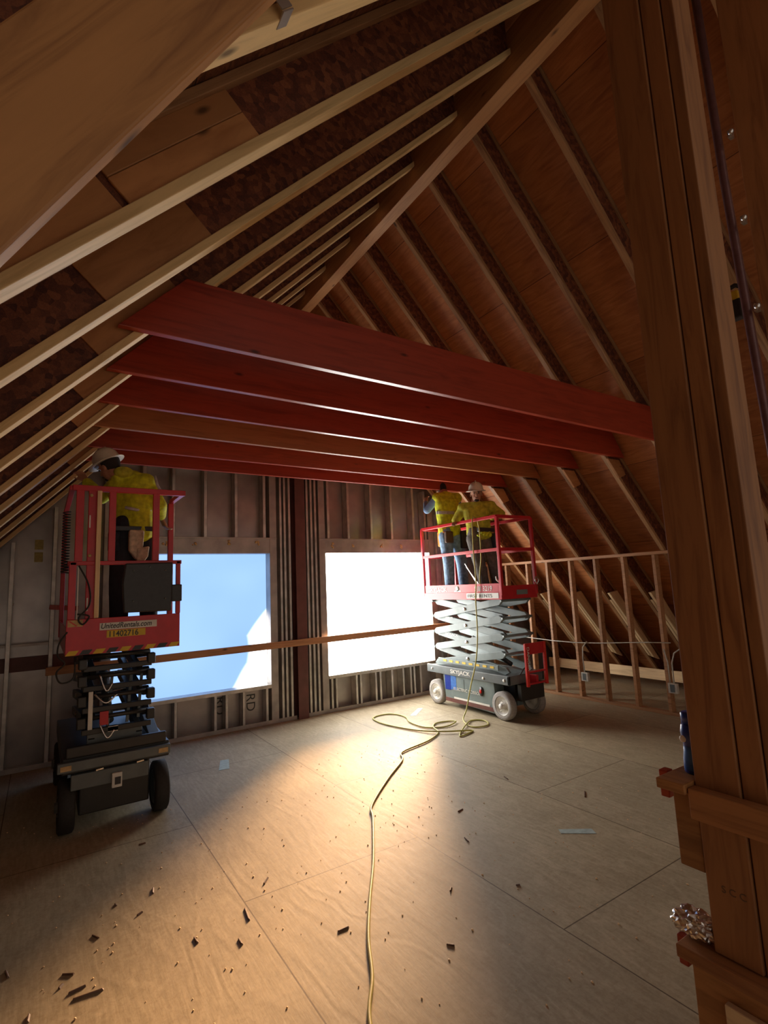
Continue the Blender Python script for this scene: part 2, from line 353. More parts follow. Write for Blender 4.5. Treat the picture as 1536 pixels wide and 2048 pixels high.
# ================================================================= SETTING
K = 1.058; XR = 2.925
def zl(x): return 2.71+K*x          # underside of the left rafters
def zr(x): return 8.90-K*x          # underside of the right rafters
DV = .385                           # rafter depth measured plumb
YG = 6.83                           # inner face of the gable framing
YB = -1.6
struct(MB().box(-3.2, 9.2, YB, 7.1, -.06, 0).build('floor', 'floor'))
# roof sheathing, each slope in its own local frame (x along the ridge, y up the slope)
def slope(name, x_low, z_low, x_hi, z_hi, mat):
    d = Vector((x_hi-x_low, 0, z_hi-z_low)); L = d.length; v = d.normalized(); u = Vector((0,1,0)); n = u.cross(v)
    rot = Matrix((u, v, n)).transposed()
    if n.z < 0: pass
    o = Vector((x_low, 0, z_low)); mb = MB(); s = 1 if n.z > 0 else -1
    pts = [o+u*YB, o+u*7.05, o+u*7.05+v*L, o+u*YB+v*L]; t = n*s*.016
    mb.add(pts+[p+t for p in pts], [(0,1,2,3),(7,6,5,4),(0,4,5,1),(1,5,6,2),(2,6,7,3),(3,7,4,0)])
    return struct(mb.build(name, mat, None, 0, o, rot))
xa = (0-2.71-DV)/K; xb = (8.9+DV)/K
slope('ceiling', xa-.05, 0-.05, XR, zl(XR)+DV, 'osb')
slope('ceiling', xb+.05, 0-.05, XR, zr(XR)+DV, 'ply')
# gable wall sheathing with two openings
wins = [(.68, 2.59), (3.44, 5.35)]; WZ0, WZ1 = .50, 2.235
g = MB(); Y0, Y1 = YG+.15, YG+.17
def top(x): return min(zl(x), zr(x))+DV-.01
def strip(x0, x1, z0=None, z1=None):
    a, b = (z0 if z0 is not None else 0), None
    if z1 is not None: g.prismY([(x0,a),(x1,a),(x1,z1),(x0,z1)], Y0, Y1)
    else: g.prismY([(x0,a),(x1,a),(x1,max(a+.001, top(x1))),(x0,max(a+.001, top(x0)))], Y0, Y1)
strip(-2.9, .68); strip(.68, 2.59, 0, WZ0); strip(.68, 2.59, WZ1); strip(2.59, XR); strip(XR, 3.44); strip(3.44, 5.35, 0, WZ0); strip(3.44, 5.35, WZ1); strip(5.35, 8.75)
struct(g.build('wall_back', 'gyp'))
for i, ((x0, x1), mt) in enumerate(zip(wins, ('pane_blue', 'pane_sun'))):
    struct(MB().box(x0, x1, YG+.158, YG+.162, WZ0, WZ1).build('window_%d' % (i+1), mt))

# ================================================================= ROOF FRAME
RY = [-1.41, -.79, -.16, .46, 1.13, 1.70, 2.33, 2.95, 3.58, 4.21, 4.84, 5.47, 6.10, 6.73]
T = .05
aL = math.atan(K); NL = 1/math.sqrt(1+K*K)
def ijoist(y, side, lab, grp):
    """rafter with pale flanges above and below a thin strand-board web"""
    z = zl if side < 0 else zr; s = 1 if side < 0 else -1
    xe = 0.0-2.71 if side < 0 else 8.90
    def X(zv, off): return (zv-2.71-off)/K if side < 0 else (8.9+off-zv)/K
    xt = XR-.075 if side < 0 else XR+.075; F = .056; ya, yb = (y-.052, y+.024) if side < 0 else (y-.034, y+.018); ang = aL*s
    t = thing('rafter', (X(.004, 0), y, .004), lab, 'rafter', grp)
    def quad(o0, o1): return [(X(.004, o0), .004), (xt, z(xt)+o0), (xt, z(xt)+o1), (X(.004, o1), .004)]
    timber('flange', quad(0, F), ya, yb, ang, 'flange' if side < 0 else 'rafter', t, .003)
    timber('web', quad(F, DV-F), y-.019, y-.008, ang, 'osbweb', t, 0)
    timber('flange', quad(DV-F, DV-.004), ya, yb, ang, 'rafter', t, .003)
    return t
for i, y in enumerate(RY):
    k = len(RY)-1-i
    w_ = 'against the gable wall' if k == 0 else '%s in from the gable wall' % ORD[k]
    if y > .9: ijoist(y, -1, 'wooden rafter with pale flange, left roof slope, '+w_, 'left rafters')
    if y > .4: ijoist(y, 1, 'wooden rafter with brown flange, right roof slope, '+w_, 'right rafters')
rb = thing('ridge_beam', (XR, YB, 5.56), 'long brown ridge beam at the peak where both rafter rows meet', 'beam')
board('beam', (XR, YB, 5.76), (XR, 6.95, 5.76), .13, .40, 'beam', rb)
for i, y in enumerate(RY[5:]):
    s = MB().box(XR+.066, XR+.069, y-.055, y-.022, 5.70, 5.86).box(XR+.066, XR+.11, y-.028, y-.022, 5.70, 5.86).box(XR+.066, XR+.11, y-.028, y+.028, zr(XR+.09)-.035, zr(XR+.09)-.031)
    s.build('joist_hanger', 'galv', rb)
# ceiling joists (red stained boards, the fourth plain brown)
zjb = [(3.14, 3.115), (3.145, 3.11), (3.145, 3.11), (3.145, 3.11), (3.13, 3.10), (3.14, 3.12)]
names = ['dark red ceiling joist nearest the camera, longest and lowest in view', 'red ceiling joist second from the camera', 'orange-red ceiling joist third from the camera', 'plain brown ceiling joist between two red ones', 'red ceiling joist fifth from the camera, above the hard hat', 'red ceiling joist nearest the gable wall']
for i in range(6):
    y = RY[7+i]; yf = y-.054-.045
    zb0, zb1 = zjb[i]; xl0 = (zb0-2.71)/K-.13; H = .36
    xr0 = (8.9-zb1)/K+.28
    o = timber('ceiling_joist', [(xl0, zb0), (xr0, zb1), (xr0-H/K*.75, zb1+H), (xl0+H/K, zb0+H)], yf, y-.054, math.atan2(zb1-zb0, xr0-xl0), 'brownj' if i == 3 else 'red')
    tag(o, names[i], 'joist', 'ceiling joists')
    if i < 5:
        xg = (8.9-zb1)/K+.02
        o = timber('gusset_plate', [(xg, zb1-.02), (xg+.22, zb1-.02), (xg+.33, zb1-.19), (xg+.20, zb1-.24)], y-.054-.02, y-.054-.001, 0, 'patch') if False else timber('gusset_plate', [(xg, zb1-.02), (xg+.22, zb1-.02), (xg+.33, zb1-.19), (xg+.20, zb1-.24)], y-.05, y-.021, 0, 'patch')
        tag(o, 'small brown angled plywood gusset under the right end of the %s joist from the camera' % ORD[i], 'gusset', 'gusset plates')
# plywood web pads nailed on the near faces of the left rafters
def lpad(i, x0, x1, o0, o1, lab, ths=.012):
    y = RY[i]; y1_ = y-.0195
    o = timber('plywood_pad', [(x0+K*NL*NL*0, zl(x0)+o0), (x1, zl(x1)+o0), (x1-(o1-o0)*.49, zl(x1-(o1-o0)*.49)+o1), (x0-(o1-o0)*.49, zl(x0-(o1-o0)*.49)+o1)], y1_-ths, y1_, aL, 'patch')
    tag(o, lab, 'plywood pad', 'plywood pads on the left rafters')
lpad(5, .19, .62, .058, .20, 'light brown plywood pad high above left, lower of the wide pair beside the big timber')
lpad(5, .12, .55, .203, .33, 'light brown plywood pad high above left, upper of the wide pair beside the big timber')
lpad(5, -.35, .17, .058, .33, 'reddish plywood pad just below the wide pair beside the big timber')
lpad(6, .18, .61, .058, .33, 'big plywood pad between the two brightest left rafters')
lpad(7, .20, .62, .058, .33, 'square plywood pad just left of the nearest joist end')
for i_, nm_ in ((8, 'second'), (9, 'third'), (10, 'fourth'), (11, 'fifth')):
    lpad(i_, .17, .60, .058, .33, 'small plywood pad just left of the %s joist end' % nm_)
# big dark timber crossing the top left corner
def tb(x, off): return (x, 2.18+1.72*(x+.06)+off)
pts = [tb(-1.325, 0), tb(.72, 0), tb(.70, .30), tb(.60, .36), tb(-1.325, .36)]
o = timber('diagonal_brace', pts, .765, .80, math.atan(1.70), 'timber', None, .004); tag(o, 'massive brown timber brace crossing the top left corner close to the camera', 'brace')
# metal strap on the near left rafter
d = Vector((1, 0, K)).normalized(); p = Vector((.47, 1.08, zl(.47)))
o = MB().bar(p-d*.02, p+d*.02, .05, .004, (-K, 0, 1)).bar(p+Vector((0, -.024, 0))-d*.02+Vector((-.05, 0, .05)), p+Vector((0, -.024, 0))+d*.02+Vector((-.05, 0, .05)), .003, .13, (-K, 0, 1)).build('metal_strap', 'galvdark'); tag(o, 'grey metal strap wrapped around the rafter at top left', 'strap')

# ================================================================= GABLE STEEL FRAMING
def cstud(x, z0, z1, w=.041, dep=.145, y=YG, mat='galv', parent=None, side=1, name='metal_stud'):
    t = .0025; mb = MB()
    mb.box(x-w/2, x+w/2, y, y+t, z0, z1)                       # room-side flange
    mb.box(x-w/2, x+w/2, y+dep-t, y+dep, z0, z1)
    xw = x-w/2 if side > 0 else x+w/2-t; mb.box(xw, xw+t, y, y+dep, z0, z1)      # web
    xl = x+w/2-t if side > 0 else x-w/2; mb.box(xl, xl+t, y, y+.012, z0, z1)
    return mb.build(name, mat, parent)
def rtop(x): return min(zl(x), zr(x))-.0
fulls = [(-1.08, 'far left, low under the eave'), (-.68, 'left edge, third left of the lift'), (-.28, 'at the left edge of the wall'), (.10, 'just left of the lift, beside tape patches'),
         (2.755, 'first left of the red column group, nearest the blue window'), (2.815, 'middle of the three left of the red column'), (2.885, 'touching the left side of the red column'),
         (3.16, 'touching the right side of the red column'), (3.225, 'second right of the red column'), (3.29, 'third right of the red column'), (5.62, 'behind the right lift, first past the white window'), (6.02, 'behind the right lift, second past the white window')]
for x, lab in fulls:
    w = .041 if x < 2.6 or x > 3.3 else .034
    tag(cstud(x, .03, min(rtop(x-.02), rtop(x+.02))-.03, w, side=1 if x < 3 else -1), 'grey full-height steel stud, '+lab, 'stud', 'full-height steel studs')
for (x0, x1), wn in zip(wins, ('blue', 'white')):
    for s, sn in ((0, 'left'), (1, 'right')):
        xx = x0-.10 if s == 0 else x1
        z = min(rtop(xx), rtop(xx+.1))-.03
        o = MB().box(xx, xx+.10, YG-.004, YG+.146, .03, z).build('jamb_stud', 'galvdark', None, .003); tag(o, 'wide flat steel jamb on the %s side of the %s window' % (sn, wn), 'jamb', 'window jambs')
    o = MB().box(x0, x1, YG-.002, YG+.146, WZ1, WZ1+.20).box(x0-.1, x1+.1, YG-.012, YG-.0045, WZ1+.19, WZ1+.215).build('header_track', 'galvdark', None, .003); tag(o, 'boxed steel header over the %s window' % wn, 'header')
    sl = MB().box(x0, x1, YG-.012, YG+.146, WZ0-.045, WZ0).build('sill_track', 'galv', None, .002); tag(sl, 'flat steel sill track under the %s window' % wn, 'sill')
    # spray foam blobs on the header
    for q in range(5):
        fx = x0+.12+q*(x1-x0-.2)/4.2+random.uniform(-.05, .05)
        if wn == 'blue' or q < 4:
            b = MB()
            for _ in range(4): b.ball((fx+random.uniform(-.025, .025), YG-.006, WZ1+(.11 if wn == 'white' else .14)+random.uniform(-.03, .03)), random.uniform(.008, .022), (1, .4, 1), 8, 5)
            tag(b.build('foam_blob', 'foam'), 'tan foam blob on the header above the %s window, %s from its left' % (wn, ORD[q]), 'foam', 'foam blobs on the %s header' % wn)
ups = [(1.00, 0), (1.34, 0), (1.73, 0), (2.13, 0), (2.52, 0), (3.50, 1), (3.84, 1), (4.25, 1), (4.63, 1), (5.06, 1), (5.30, 1)]
for n, (x, r) in enumerate(ups):
    tag(cstud(x, WZ1+.216, rtop(x)-.03 if rtop(x) < 4.4 else 4.4), 'short steel stud above the %s window header, %s from its left' % (('blue', 'white')[r], ORD[n if r == 0 else n-5]), 'stud', 'cripple studs over the windows')
lows = [(.98, 0), (1.39, 0), (1.86, 0), (2.00, 0), (2.22, 0), (2.53, 0), (3.49, 1), (3.56, 1), (3.89, 1), (3.96, 1), (4.22, 1), (4.30, 1), (4.51, 1), (4.72, 1), (4.86, 1), (4.93, 1), (5.05, 1)]
for n, (x, r) in enumerate(lows):
    tag(cstud(x, .03, WZ0-.048, .034), 'short steel stud under the %s window sill, %s from its left' % (('blue', 'white')[r], ORD[n if r == 0 else n-6]), 'stud', 'cripple studs under the windows')
o = MB().box(-2.4, 2.945, YG-.006, YG+.15, .001, .028).box(3.10, 8.2, YG-.006, YG+.15, .001, .028).box(-2.4, 2.945, YG-.010, YG-.007, .001, .05).box(3.10, 8.2, YG-.010, YG-.007, .001, .05).build('floor_track', 'galvdark')
tag(o, 'long steel bottom track along the foot of the gable wall', 'track')
c = MB().box(2.95, 3.10, YG-.055, YG-.043, 0, 5.5).box(2.95, 3.10, YG+.095, YG+.107, 0, 5.5).box(3.019, 3.031, YG-.043, YG+.095, 0, 5.5).build('steel_column', 'primer', None, .002)
tag(c, 'dark red primed steel column between the two windows', 'column')
o = board('guard_rail', (.06, YG-.085, .985), (5.62, YG-.085, 1.035), .038, .085, 'stud'); tag(o, 'reddish horizontal board rail crossing in front of both windows', 'rail')
o = board('wood_scrap_rail', (.07, YG-.04, 1.66), (.34, YG-.04, 1.63), .035, .05, 'red'); tag(o, 'short red-brown board end on the wall left of the left lift', 'board')
o = MB().box(-2.2, .58, YG+.02, YG+.032, 1.26, 1.285).build('wall_strap', 'galvdark'); tag(o, 'thin dark horizontal strap across studs on the left wall', 'strap')
o = MB().box(-2.0, .58, YG+.13, YG+.146, .99, 1.14).build('blocking_strip', 'primer'); tag(o, 'dark horizontal joint strip low on the left wall', 'strip')
for q, (zz, nm) in enumerate(((2.30, 'upper'), (2.16, 'lower'))):
    o = MB().box(-.09, -.01, YG+.144, YG+.149, zz, zz+.11).build('tape_patch', 'tapey'); tag(o, '%s of two yellow tape patches on the left wall' % nm, 'tape')
for q in range(4):
    b = MB()
    for _ in range(3): b.ball((-.40+random.uniform(-.01, .01), YG-.004, 1.70+q*.075+random.uniform(-.01, .01)), .012, (1, .5, 1.2), 8, 5)
    # foam sits on the sheathing beside the stud
    o = b.build('foam_blob', 'white'); o.location = (.13, .14, 0); tag(o, 'pale foam dab beside the left wall stud, %s from the bottom' % ORD[q], 'foam', 'foam dabs on the left wall')
mark = text('RD', .17, (2.30, YG+.1485, .40), (0,0,-1), (1,0,0), 'blackpaint', None, 'stencil_lettering', .0005); tag(mark, 'black stencilled letters RD on sheathing under the blue window', 'lettering')
mark = text('RD', .17, (1.90, YG+.1485, .42), (0,0,-1), (1,0,0), 'blackpaint', None, 'stencil_lettering', .0005); tag(mark, 'black stencilled letters RD between close studs, left of the others', 'lettering')

# ================================================================= KNEE WALL ON THE RIGHT
XW = 6.5
kw = [6.66, 6.25, 5.80, 5.40, 4.98, 4.56, 4.13, 3.70, 3.28, 2.85, 2.42, 2.0, 1.58]
o = board('top_plate', (XW+.045, YG-.01, 1.99), (XW+.045, .3, 1.99), .089, .04, 'stud'); tag(o, 'long horizontal wooden top plate of the right knee wall', 'plate')
o = board('bottom_plate', (XW+.045, YG-.02, .021), (XW+.045, .3, .021), .089, .038, 'stud'); tag(o, 'wooden bottom plate on the floor under the right knee wall', 'plate')
for n, y in enumerate(kw):
    o = MB().bar((XW+.045, y, .042), (XW+.045, y, 1.968), .089, .04, (0,1,0)).build('wall_stud', 'stud', None, .002, (XW+.045, y, .042), Matrix(((0,1,0),(0,0,1),(1,0,0))).transposed())
    tag(o, 'wooden upright stud of the right knee wall, %s from the gable' % ORD[n], 'stud', 'knee wall studs')
# short bright boards lying against the rafter feet behind the knee wall
for n, y in enumerate(RY[7:13]):
    for s, off in ((0, .03), (1, .075)):
        x0 = 7.95+.02*s; x1 = x0-.85-.12*s
        zz = zr
        o = timber('sister_board', [(x0+.0, zz(x0)-.015), (x0+.16, zz(x0+.16)+.10), (x1+.2, zz(x1+.2)+.22), (x1, zz(x1)-.02)], y-.055-off-.038+.03, y-.055-off+.03, -aL, 'pale')
        tag(o, 'pale short board behind the knee wall, %s of the %s pair from the camera' % (('outer', 'inner')[s], ORD[n]), 'board', 'pale sister boards')
o = board('eave_board', (7.93, 6.7, .20), (7.93, 1.5, .20), .02, .16, 'pale', up=(0,0,1)); tag(o, 'pale low board running along the eave behind the knee wall', 'board')
# cable and boxes
pts = [(XW-.01, y, .84+.03*math.sin(y*2.2)-.02*(y-4)) for y in [6.1, 5.8, 5.4, 5.0, 4.6, 4.2, 3.9, 3.6]]
tag(MB().tube(pts, .007, 8).build('wall_cable', 'cable'), 'thin white electrical cable strung across the knee wall studs', 'cable')
def obox(y, z, lab, cab):
    t = thing('junction_box', (XW-.03, y, z), lab, 'electrical box')
    MB().box(XW-.045, XW-.001, y-.055, y+.055, z-.06, z+.06).build('box', 'cable', t, .004)
    MB().box(XW-.049, XW-.045, y-.028, y+.028, z-.045, z+.045).build('cover', 'darkgrey', t, .002)
    for c in cab: MB().tube(c, .008, 8).build('conduit', 'cable', t)
obox(3.62, .34, 'pale outlet box with looped cable low on a knee wall stud near the post', [[(XW-.03, 3.60, .40), (XW-.03, 3.60, .64), (XW-.03, 3.56, .76), (XW-.02, 3.48, .82), (XW-.02, 3.4, .80)], [(XW-.03, 3.65, .40), (XW-.03, 3.65, .64), (XW-.02, 3.69, .80)]])
obox(4.86, .33, 'grey outlet box low on a knee wall stud nearer the right lift', [[(XW-.03, 4.86, .39), (XW-.03, 4.87, .59), (XW-.03, 4.85, .74), (XW-.03, 4.78, .82)]])

# ================================================================= POST AND LEDGES (right foreground)
P = thing('timber_post', (1.92, .9, 0), 'big built-up brown timber post close to the camera on the right', 'post')
for (ya, yb, m_) in ((.862, 1.0, 'post'), (.79, .858, 'post')):
    MB().box(1.85 if ya > .8 else 1.858, 2.0, ya, yb, .53, 4.65).build('post_ply', m_, P, .004, ((1.9, ya, .4)), Matrix(((0,0,1),(0,1,0),(-1,0,0))).transposed())
MB().box(1.862, 2.0, .745, .786, .53, 4.65).build('post_ply', 'post', P, .004, (1.9, .75, .4), Matrix(((0,0,1),(0,1,0),(-1,0,0))).transposed())
text('S C C', .03, (1.849, .955, .725), (0,-1,0), (0,0,1), 'scrap', P, 'stamp', .0004)
def led(name, lab, boxes, mats):
    t = thing(name, (1.85, 1.0, 0), lab, 'ledge')
    for nm, b, mt in boxes:
        b = (*b[:4], b[4]+(.14 if b[4] > .03 else 0), b[5]+.14); MB().box(*b).build(nm, mt, t, .004, (b[0], b[2], b[4]), Matrix(((0,1,0),(-1,0,0),(0,0,1))).transposed())
    return t
led('upper_ledge', 'upper wooden ledge on the big post holding the blue bottle', [
    ('face_board', (1.80, 1.846, .10, 1.0, .80, .895), 'post'), ('shelf_board', (1.79, 2.02, 1.004, 1.10, .872, .905), 'timber'), ('support_block', (1.86, 1.96, 1.004, 1.085, .615, .868), 'timber'), ('end_block', (1.87, 1.91, 1.104, 1.135, .815, .905), 'red')], None)
led('lower_ledge', 'lower wooden ledge under the big post holding the crumpled foil', [
    ('base_block', (1.86, 2.03, .50, 1.085, .02, .34), 'timber'), ('shelf_board', (1.80, 2.06, .40, 1.10, .345, .385), 'post'), ('front_panel', (1.83, 1.856, .45, .98, .02, .26), 'pale'), ('end_block', (1.87, 1.91, 1.104, 1.135, .28, .372), 'red')], None)
# bottle
bt = thing('bottle', (1.93, 1.035, 1.046), 'blue plastic bottle with blue cap on the upper ledge beside the post', 'bottle')
MB().lathe([(.001, 0), (.030, 0), (.033, .004), (.033, .045), (.029, .07), (.028, .09), (.032, .115), (.034, .135), (.030, .158), (.026, .163)], (1.93, 1.035, 1.046), seg=28).build('bottle_body', 'blue', bt)
MB().lathe([(.0275, 0), (.0275, .034), (.024, .038), (.001, .038)], (1.93, 1.035, 1.21), seg=28).build('cap', 'blue', bt)
MB().lathe([(.0336, .012), (.0336, .043), (.0298, .069), (.0288, .089)], (1.93, 1.035, 1.046), seg=28).build('label', 'bluelabel', bt)
b = MB().ball((1.899, 1.05, 1.16), .012, (.3, 1, 1), 10, 6); b.build('label_emblem', 'white', bt)
# foil
random.seed(3); fb = bmesh.new(); bmesh.ops.create_icosphere(fb, subdivisions=4, radius=1)
for v in fb.verts:
    n_ = v.co.copy(); s = 1+.16*math.sin(9*n_.x+5*n_.z)*math.cos(11*n_.y+3)+.09*math.sin(23*n_.y+17*n_.z+2)+random.uniform(-.05, .05)
    v.co = Vector((n_.x*.046*s, n_.y*.072*s, n_.z*.043*s))
me = bpy.data.meshes.new('crumpled_foil'); fb.to_mesh(me); fb.free(); me.materials.append(M['foil'])
o = bpy.data.objects.new('crumpled_foil', me); COL.objects.link(o); o.location = (1.885, 1.07, .568); tag(o, 'shiny crumpled aluminium foil bundle on the lower ledge', 'foil')
# conduit pipe behind the post, with clamps
pi = thing('conduit_pipe', (2.40, .85, .1), 'slim dark vertical pipe right of the big post', 'pipe')
MB().tube([(2.40, .835, .0), (2.40, .835, 2.2), (2.40, .86, 3.4), (2.40, .87, 5.0)], .017, 14).build('pipe', 'conduit', pi)
for z in (2.77, 3.16, 3.56): MB().box(2.372, 2.40, .80, .815, z, z+.03).ball((2.37, .80, z+.015), .013, seg=8, rings=6).build('clamp', 'chrome', pi)
o = MB().box(2.42, 2.55, .60, .80, .0, 5.3).build('timber_post', 'post', None, .004, (2.42, .7, 0), Matrix(((0,0,1),(0,1,0),(-1,0,0))).transposed()); tag(o, 'dark second timber post at the right edge behind the slim pipe', 'post')
# tool held behind the pipe
tl = thing('cordless_tool', (2.47, .95, 2.66), 'black and yellow cordless tool hung behind the slim pipe', 'tool')
tx = 2.46
MB().tube([(tx, .945, 2.66), (tx, 1.0, 2.655), (tx, 1.01, 2.70), (tx, 1.005, 2.775), (tx, .985, 2.80), (tx, .90, 2.815), (tx, .88, 2.80)], .010, 8).build('handle_frame', 'black', tl)
MB().box(tx-.012, tx+.03, .89, .995, 2.70, 2.79).build('casing', 'yellow', tl, .006)
MB().box(tx-.025, tx+.02, .88, .945, 2.66, 2.745).build('battery', 'black', tl, .006)
MB().box(tx-.018, tx-.013, .95, .985, 2.745, 2.75).box(tx-.018, tx-.013, .95, .985, 2.765, 2.77).build('vent', 'black', tl)

tl.location.z += .14
# ================================================================= SCISSOR LIFTS
def wheel(parent, x, y, r, w, tire, hub, side):
    t = MB().lathe([(r*.70, -w/2), (r*.9, -w/2), (r, -w/2+.012), (r, w/2-.012), (r*.9, w/2), (r*.70, w/2), (r*.66, w*.3), (r*.66, -w*.3), (r*.70, -w/2)], (x, y, r), (1,0,0), 36, True).build('wheel', tire, parent)
    MB().lathe([(.001, -w*.30), (r*.28, -w*.30), (r*.34, -w*.18), (r*.56, -w*.18), (r*.62, -w*.42), (r*.68, -w*.45), (r*.68, w*.45), (r*.62, w*.42), (r*.56, w*.18), (r*.34, w*.18), (r*.28, w*.30), (.001, w*.30)], (x, y, r), (1,0,0), 30).build('rim', hub, t)
    c = MB().lathe([(.001, -.03), (r*.2, -.03), (r*.2, .03), (.001, .03)], (x+side*w*.40, y, r), (1,0,0), 14)
    for k in range(5): a = k*2*math.pi/5; c.lathe([(.001, -.012), (.008, -.012), (.008, .012), (.001, .012)], (x+side*w*.40, y+math.cos(a)*r*.36, r+math.sin(a)*r*.36), (1,0,0), 8)
    c.build('hub', hub, t)
def scissors(L, xs, y0, y1, z0, z1, n, mat, h=.085, w=.035):
    dz = (z1-z0)/n
    for k in range(n):
        za, zb = z0+k*dz, z0+(k+1)*dz
        for xi, s in ((xs[0], 1), (xs[1], -1)):
            for a, (xo) in ((0, 0), (1, s*(w+.006))):
                p = (xi+xo, y1 if a == 0 else y0, za); q = (xi+xo, y0 if a == 0 else y1, zb)
                P_, Q_ = Vector(p), Vector(q); d = (Q_-P_).normalized(); nrm = Vector((1,0,0)).cross(d).normalized()
                e = .05; mb = MB()
                hh = h/2; Lq = (Q_-P_).length
                pr = [P_-d*e*.2, P_+d*.055-nrm*hh, Q_-d*.055-nrm*hh, Q_+d*e*.2, Q_-d*.055+nrm*hh, P_+d*.055+nrm*hh]
                mb.add([v+Vector((-w/2,0,0)) for v in pr]+[v+Vector((w/2,0,0)) for v in pr], [(0,1,2,3,4,5),(11,10,9,8,7,6)]+[(i,6+i,6+(i+1)%6,(i+1)%6) for i in range(6)])
                mb.build('scissor_arm', mat, L, .003)
    for k in range(n):
        zc = z0+(k+.5)*dz; ym = (y0+y1)/2
        MB().tube([(xs[0]-.03, ym, zc), (xs[1]+.03, ym, zc)], .022, 12).build('pivot_tube', 'chrome', L)
        for yy in (y0, y1):
            MB().tube([(xs[0]-.02, yy, z0+(k+1)*dz), (xs[1]+.02, yy, z0+(k+1)*dz)], .017, 10).build('cross_tube', mat, L)

# ---- right lift
X0, X1, LY0, LY1 = 4.85, 5.49, 4.75, 6.36
L = thing('scissor_lift', ((X0+X1)/2, (LY0+LY1)/2, 0), 'red and grey scissor lift on the right carrying two workers', 'lift')
MB().box(X0+.02, X1-.02, LY0+.02, LY1-.02, .30, .405).build('chassis_deck', 'darkgrey', L, .01)
MB().box(X0, X0+.03, LY0, LY1+.03, .30, .41).box(X0, X1, LY0, LY0+.03, .30, .41).box(X1-.03, X1, LY0, LY1, .30, .41).build('deck_skirt', 'darkgrey', L, .006)
MB().prismX([(LY0+.30, .30), (LY1-.30, .30), (LY1-.34, .055), (LY0+.26, .035)], X0+.03, X0+.20).build('side_tray', 'greypaint', L, .006)
MB().box(X1-.20, X1-.03, LY0+.30, LY1-.34, .06, .30).build('side_tray', 'greypaint', L, .006)
MB().box(X0+.2, X1-.2, LY0+.1, LY1-.1, .14, .30).build('underframe', 'blackpaint', L, .006)
MB().box(X0+.022, X0+.030, LY0+.30, LY1-.34, .05, .085).build('pothole_guard', 'primer', L, .002)
for yy in (LY0+.16, LY1-.14):
    for xx, sd in ((X0+.055, -1), (X1-.055, 1)): wheel(L, xx, yy, .175 if yy < 5.5 else .17, .095, 'rubber', 'white', sd)
text('SKYJACK', .075, (X0-.002, 5.86, .332), (0,-1,0), (0,0,1), 'white', L, 'chassis_lettering', .001, 1.35, 0, .001)
MB().box(X0+.026, X0+.030, 5.90, 6.02, .155, .29).build('blue_decal', 'blue', L); MB().box(X0+.026, X0+.030, 5.78, 5.895, .165, .29).build('blue_decal', 'bluelabel', L)
MB().box(X0+.026, X0+.030, 5.62, 5.775, .16, .27).build('grey_decal', 'greypaint', L)
MB().lathe([(.001, 0), (.04, 0), (.04, .012), (.001, .012)], (X0+.018, 5.28, .20), (1,0,0), 20).build('round_port', 'black', L)
MB().lathe([(.001, 0), (.017, 0), (.017, .018), (.001, .018)], (X0+.006, 5.28, .20), (1,0,0), 14).build('red_button', 'safety', L)
MB().box(X0+.024, X0+.030, 5.14, 5.84, .085, .10).build('label_strip', 'white', L)
text('ELECTRIC SCISSOR', .055, (X0+.023, 5.84, .105), (0,-1,0), (0,0,1), 'white', L, 'tray_lettering', .001, 1.2)
for q in range(3): MB().lathe([(.001,0),(.018,0),(.018,.008),(.001,.008)], (X0-.008, (6.27, 4.83, 5.2)[q], .355 if q < 2 else .34), (1,0,0), 12).build('round_decal', 'white', L)
scissors(L, (X0+.07, X1-.07), LY0+.08, LY1-.12, .44, 1.33, 4, 'greypaint', .092)
MB().box(X0+.03, X0+.05, 4.95, 6.15, .455, .52).build('arm_stripe', 'greypaint', L, .003)
for q in range(8): MB().box(X0+.026, X0+.030, 5.02+q*.135, 5.09+q*.135, .475, .502).build('yellow_dash', 'yellow', L)
text('SKYJACK', .05, (X0+.048, 5.98, .845), (0,-1,-.10), (0,0,1), 'white', L, 'arm_lettering', .001, 1.3)
text('SJIII 19', .045, (X0+.048, 5.95, 1.07), (0,-1,.06), (0,0,1), 'white', L, 'arm_lettering', .001, 1.3)
MB().tube([(5.17, 5.0, .5), (5.17, 5.7, .80)], .03, 12).build('lift_cylinder', 'blackpaint', L)
# platform
MB().box(X0+.01, X1-.01, LY0+.01, LY1-.01, 1.355, 1.395).build('platform_deck', 'blackpaint', L)
MB().box(X0-.006, X0+.004, LY0, LY1, 1.35, 1.555).build('toe_board', 'redpaint', L, .002)
MB().box(X1-.004, X1+.006, LY0, LY1, 1.35, 1.50).build('toe_board', 'redpaint', L, .002)
MB().box(X0, X1, LY0-.006, LY0+.004, 1.35, 1.52).build('toe_board', 'redpaint', L, .002)
MB().box(X0, X1, LY1-.004, LY1+.006, 1.35, 1.52).build('toe_board', 'redpaint', L, .002)
MB().box(X0-.014, X0-.006, LY0, LY1, 1.35, 1.445).build('toe_trim', 'redpaint', L, .002)
RZ = (1.985, 2.41)
def rails(L, x0, x1, y0, y1, zb, mid, topz, r=.017, mat='redpaint', posts=None):
    for (a, b) in (((x0,y0),(x0,y1)), ((x1,y0),(x1,y1)), ((x0,y0),(x1,y0)), ((x0,y1),(x1,y1))):
        for z in (mid, topz):
            MB().bar((*a, z), (*b, z), .032, .042).build('guard_rail_bar', mat, L, .004)
    for (x, y) in ((x0,y0),(x1,y0),(x0,y1),(x1,y1)):
        MB().bar((x, y, zb), (x, y, topz), .04, .04, (0,1,0)).build('rail_post', mat, L, .004)
rails(L, X0+.005, X1-.005, LY0+.01, LY1-.01, 1.40, *RZ)
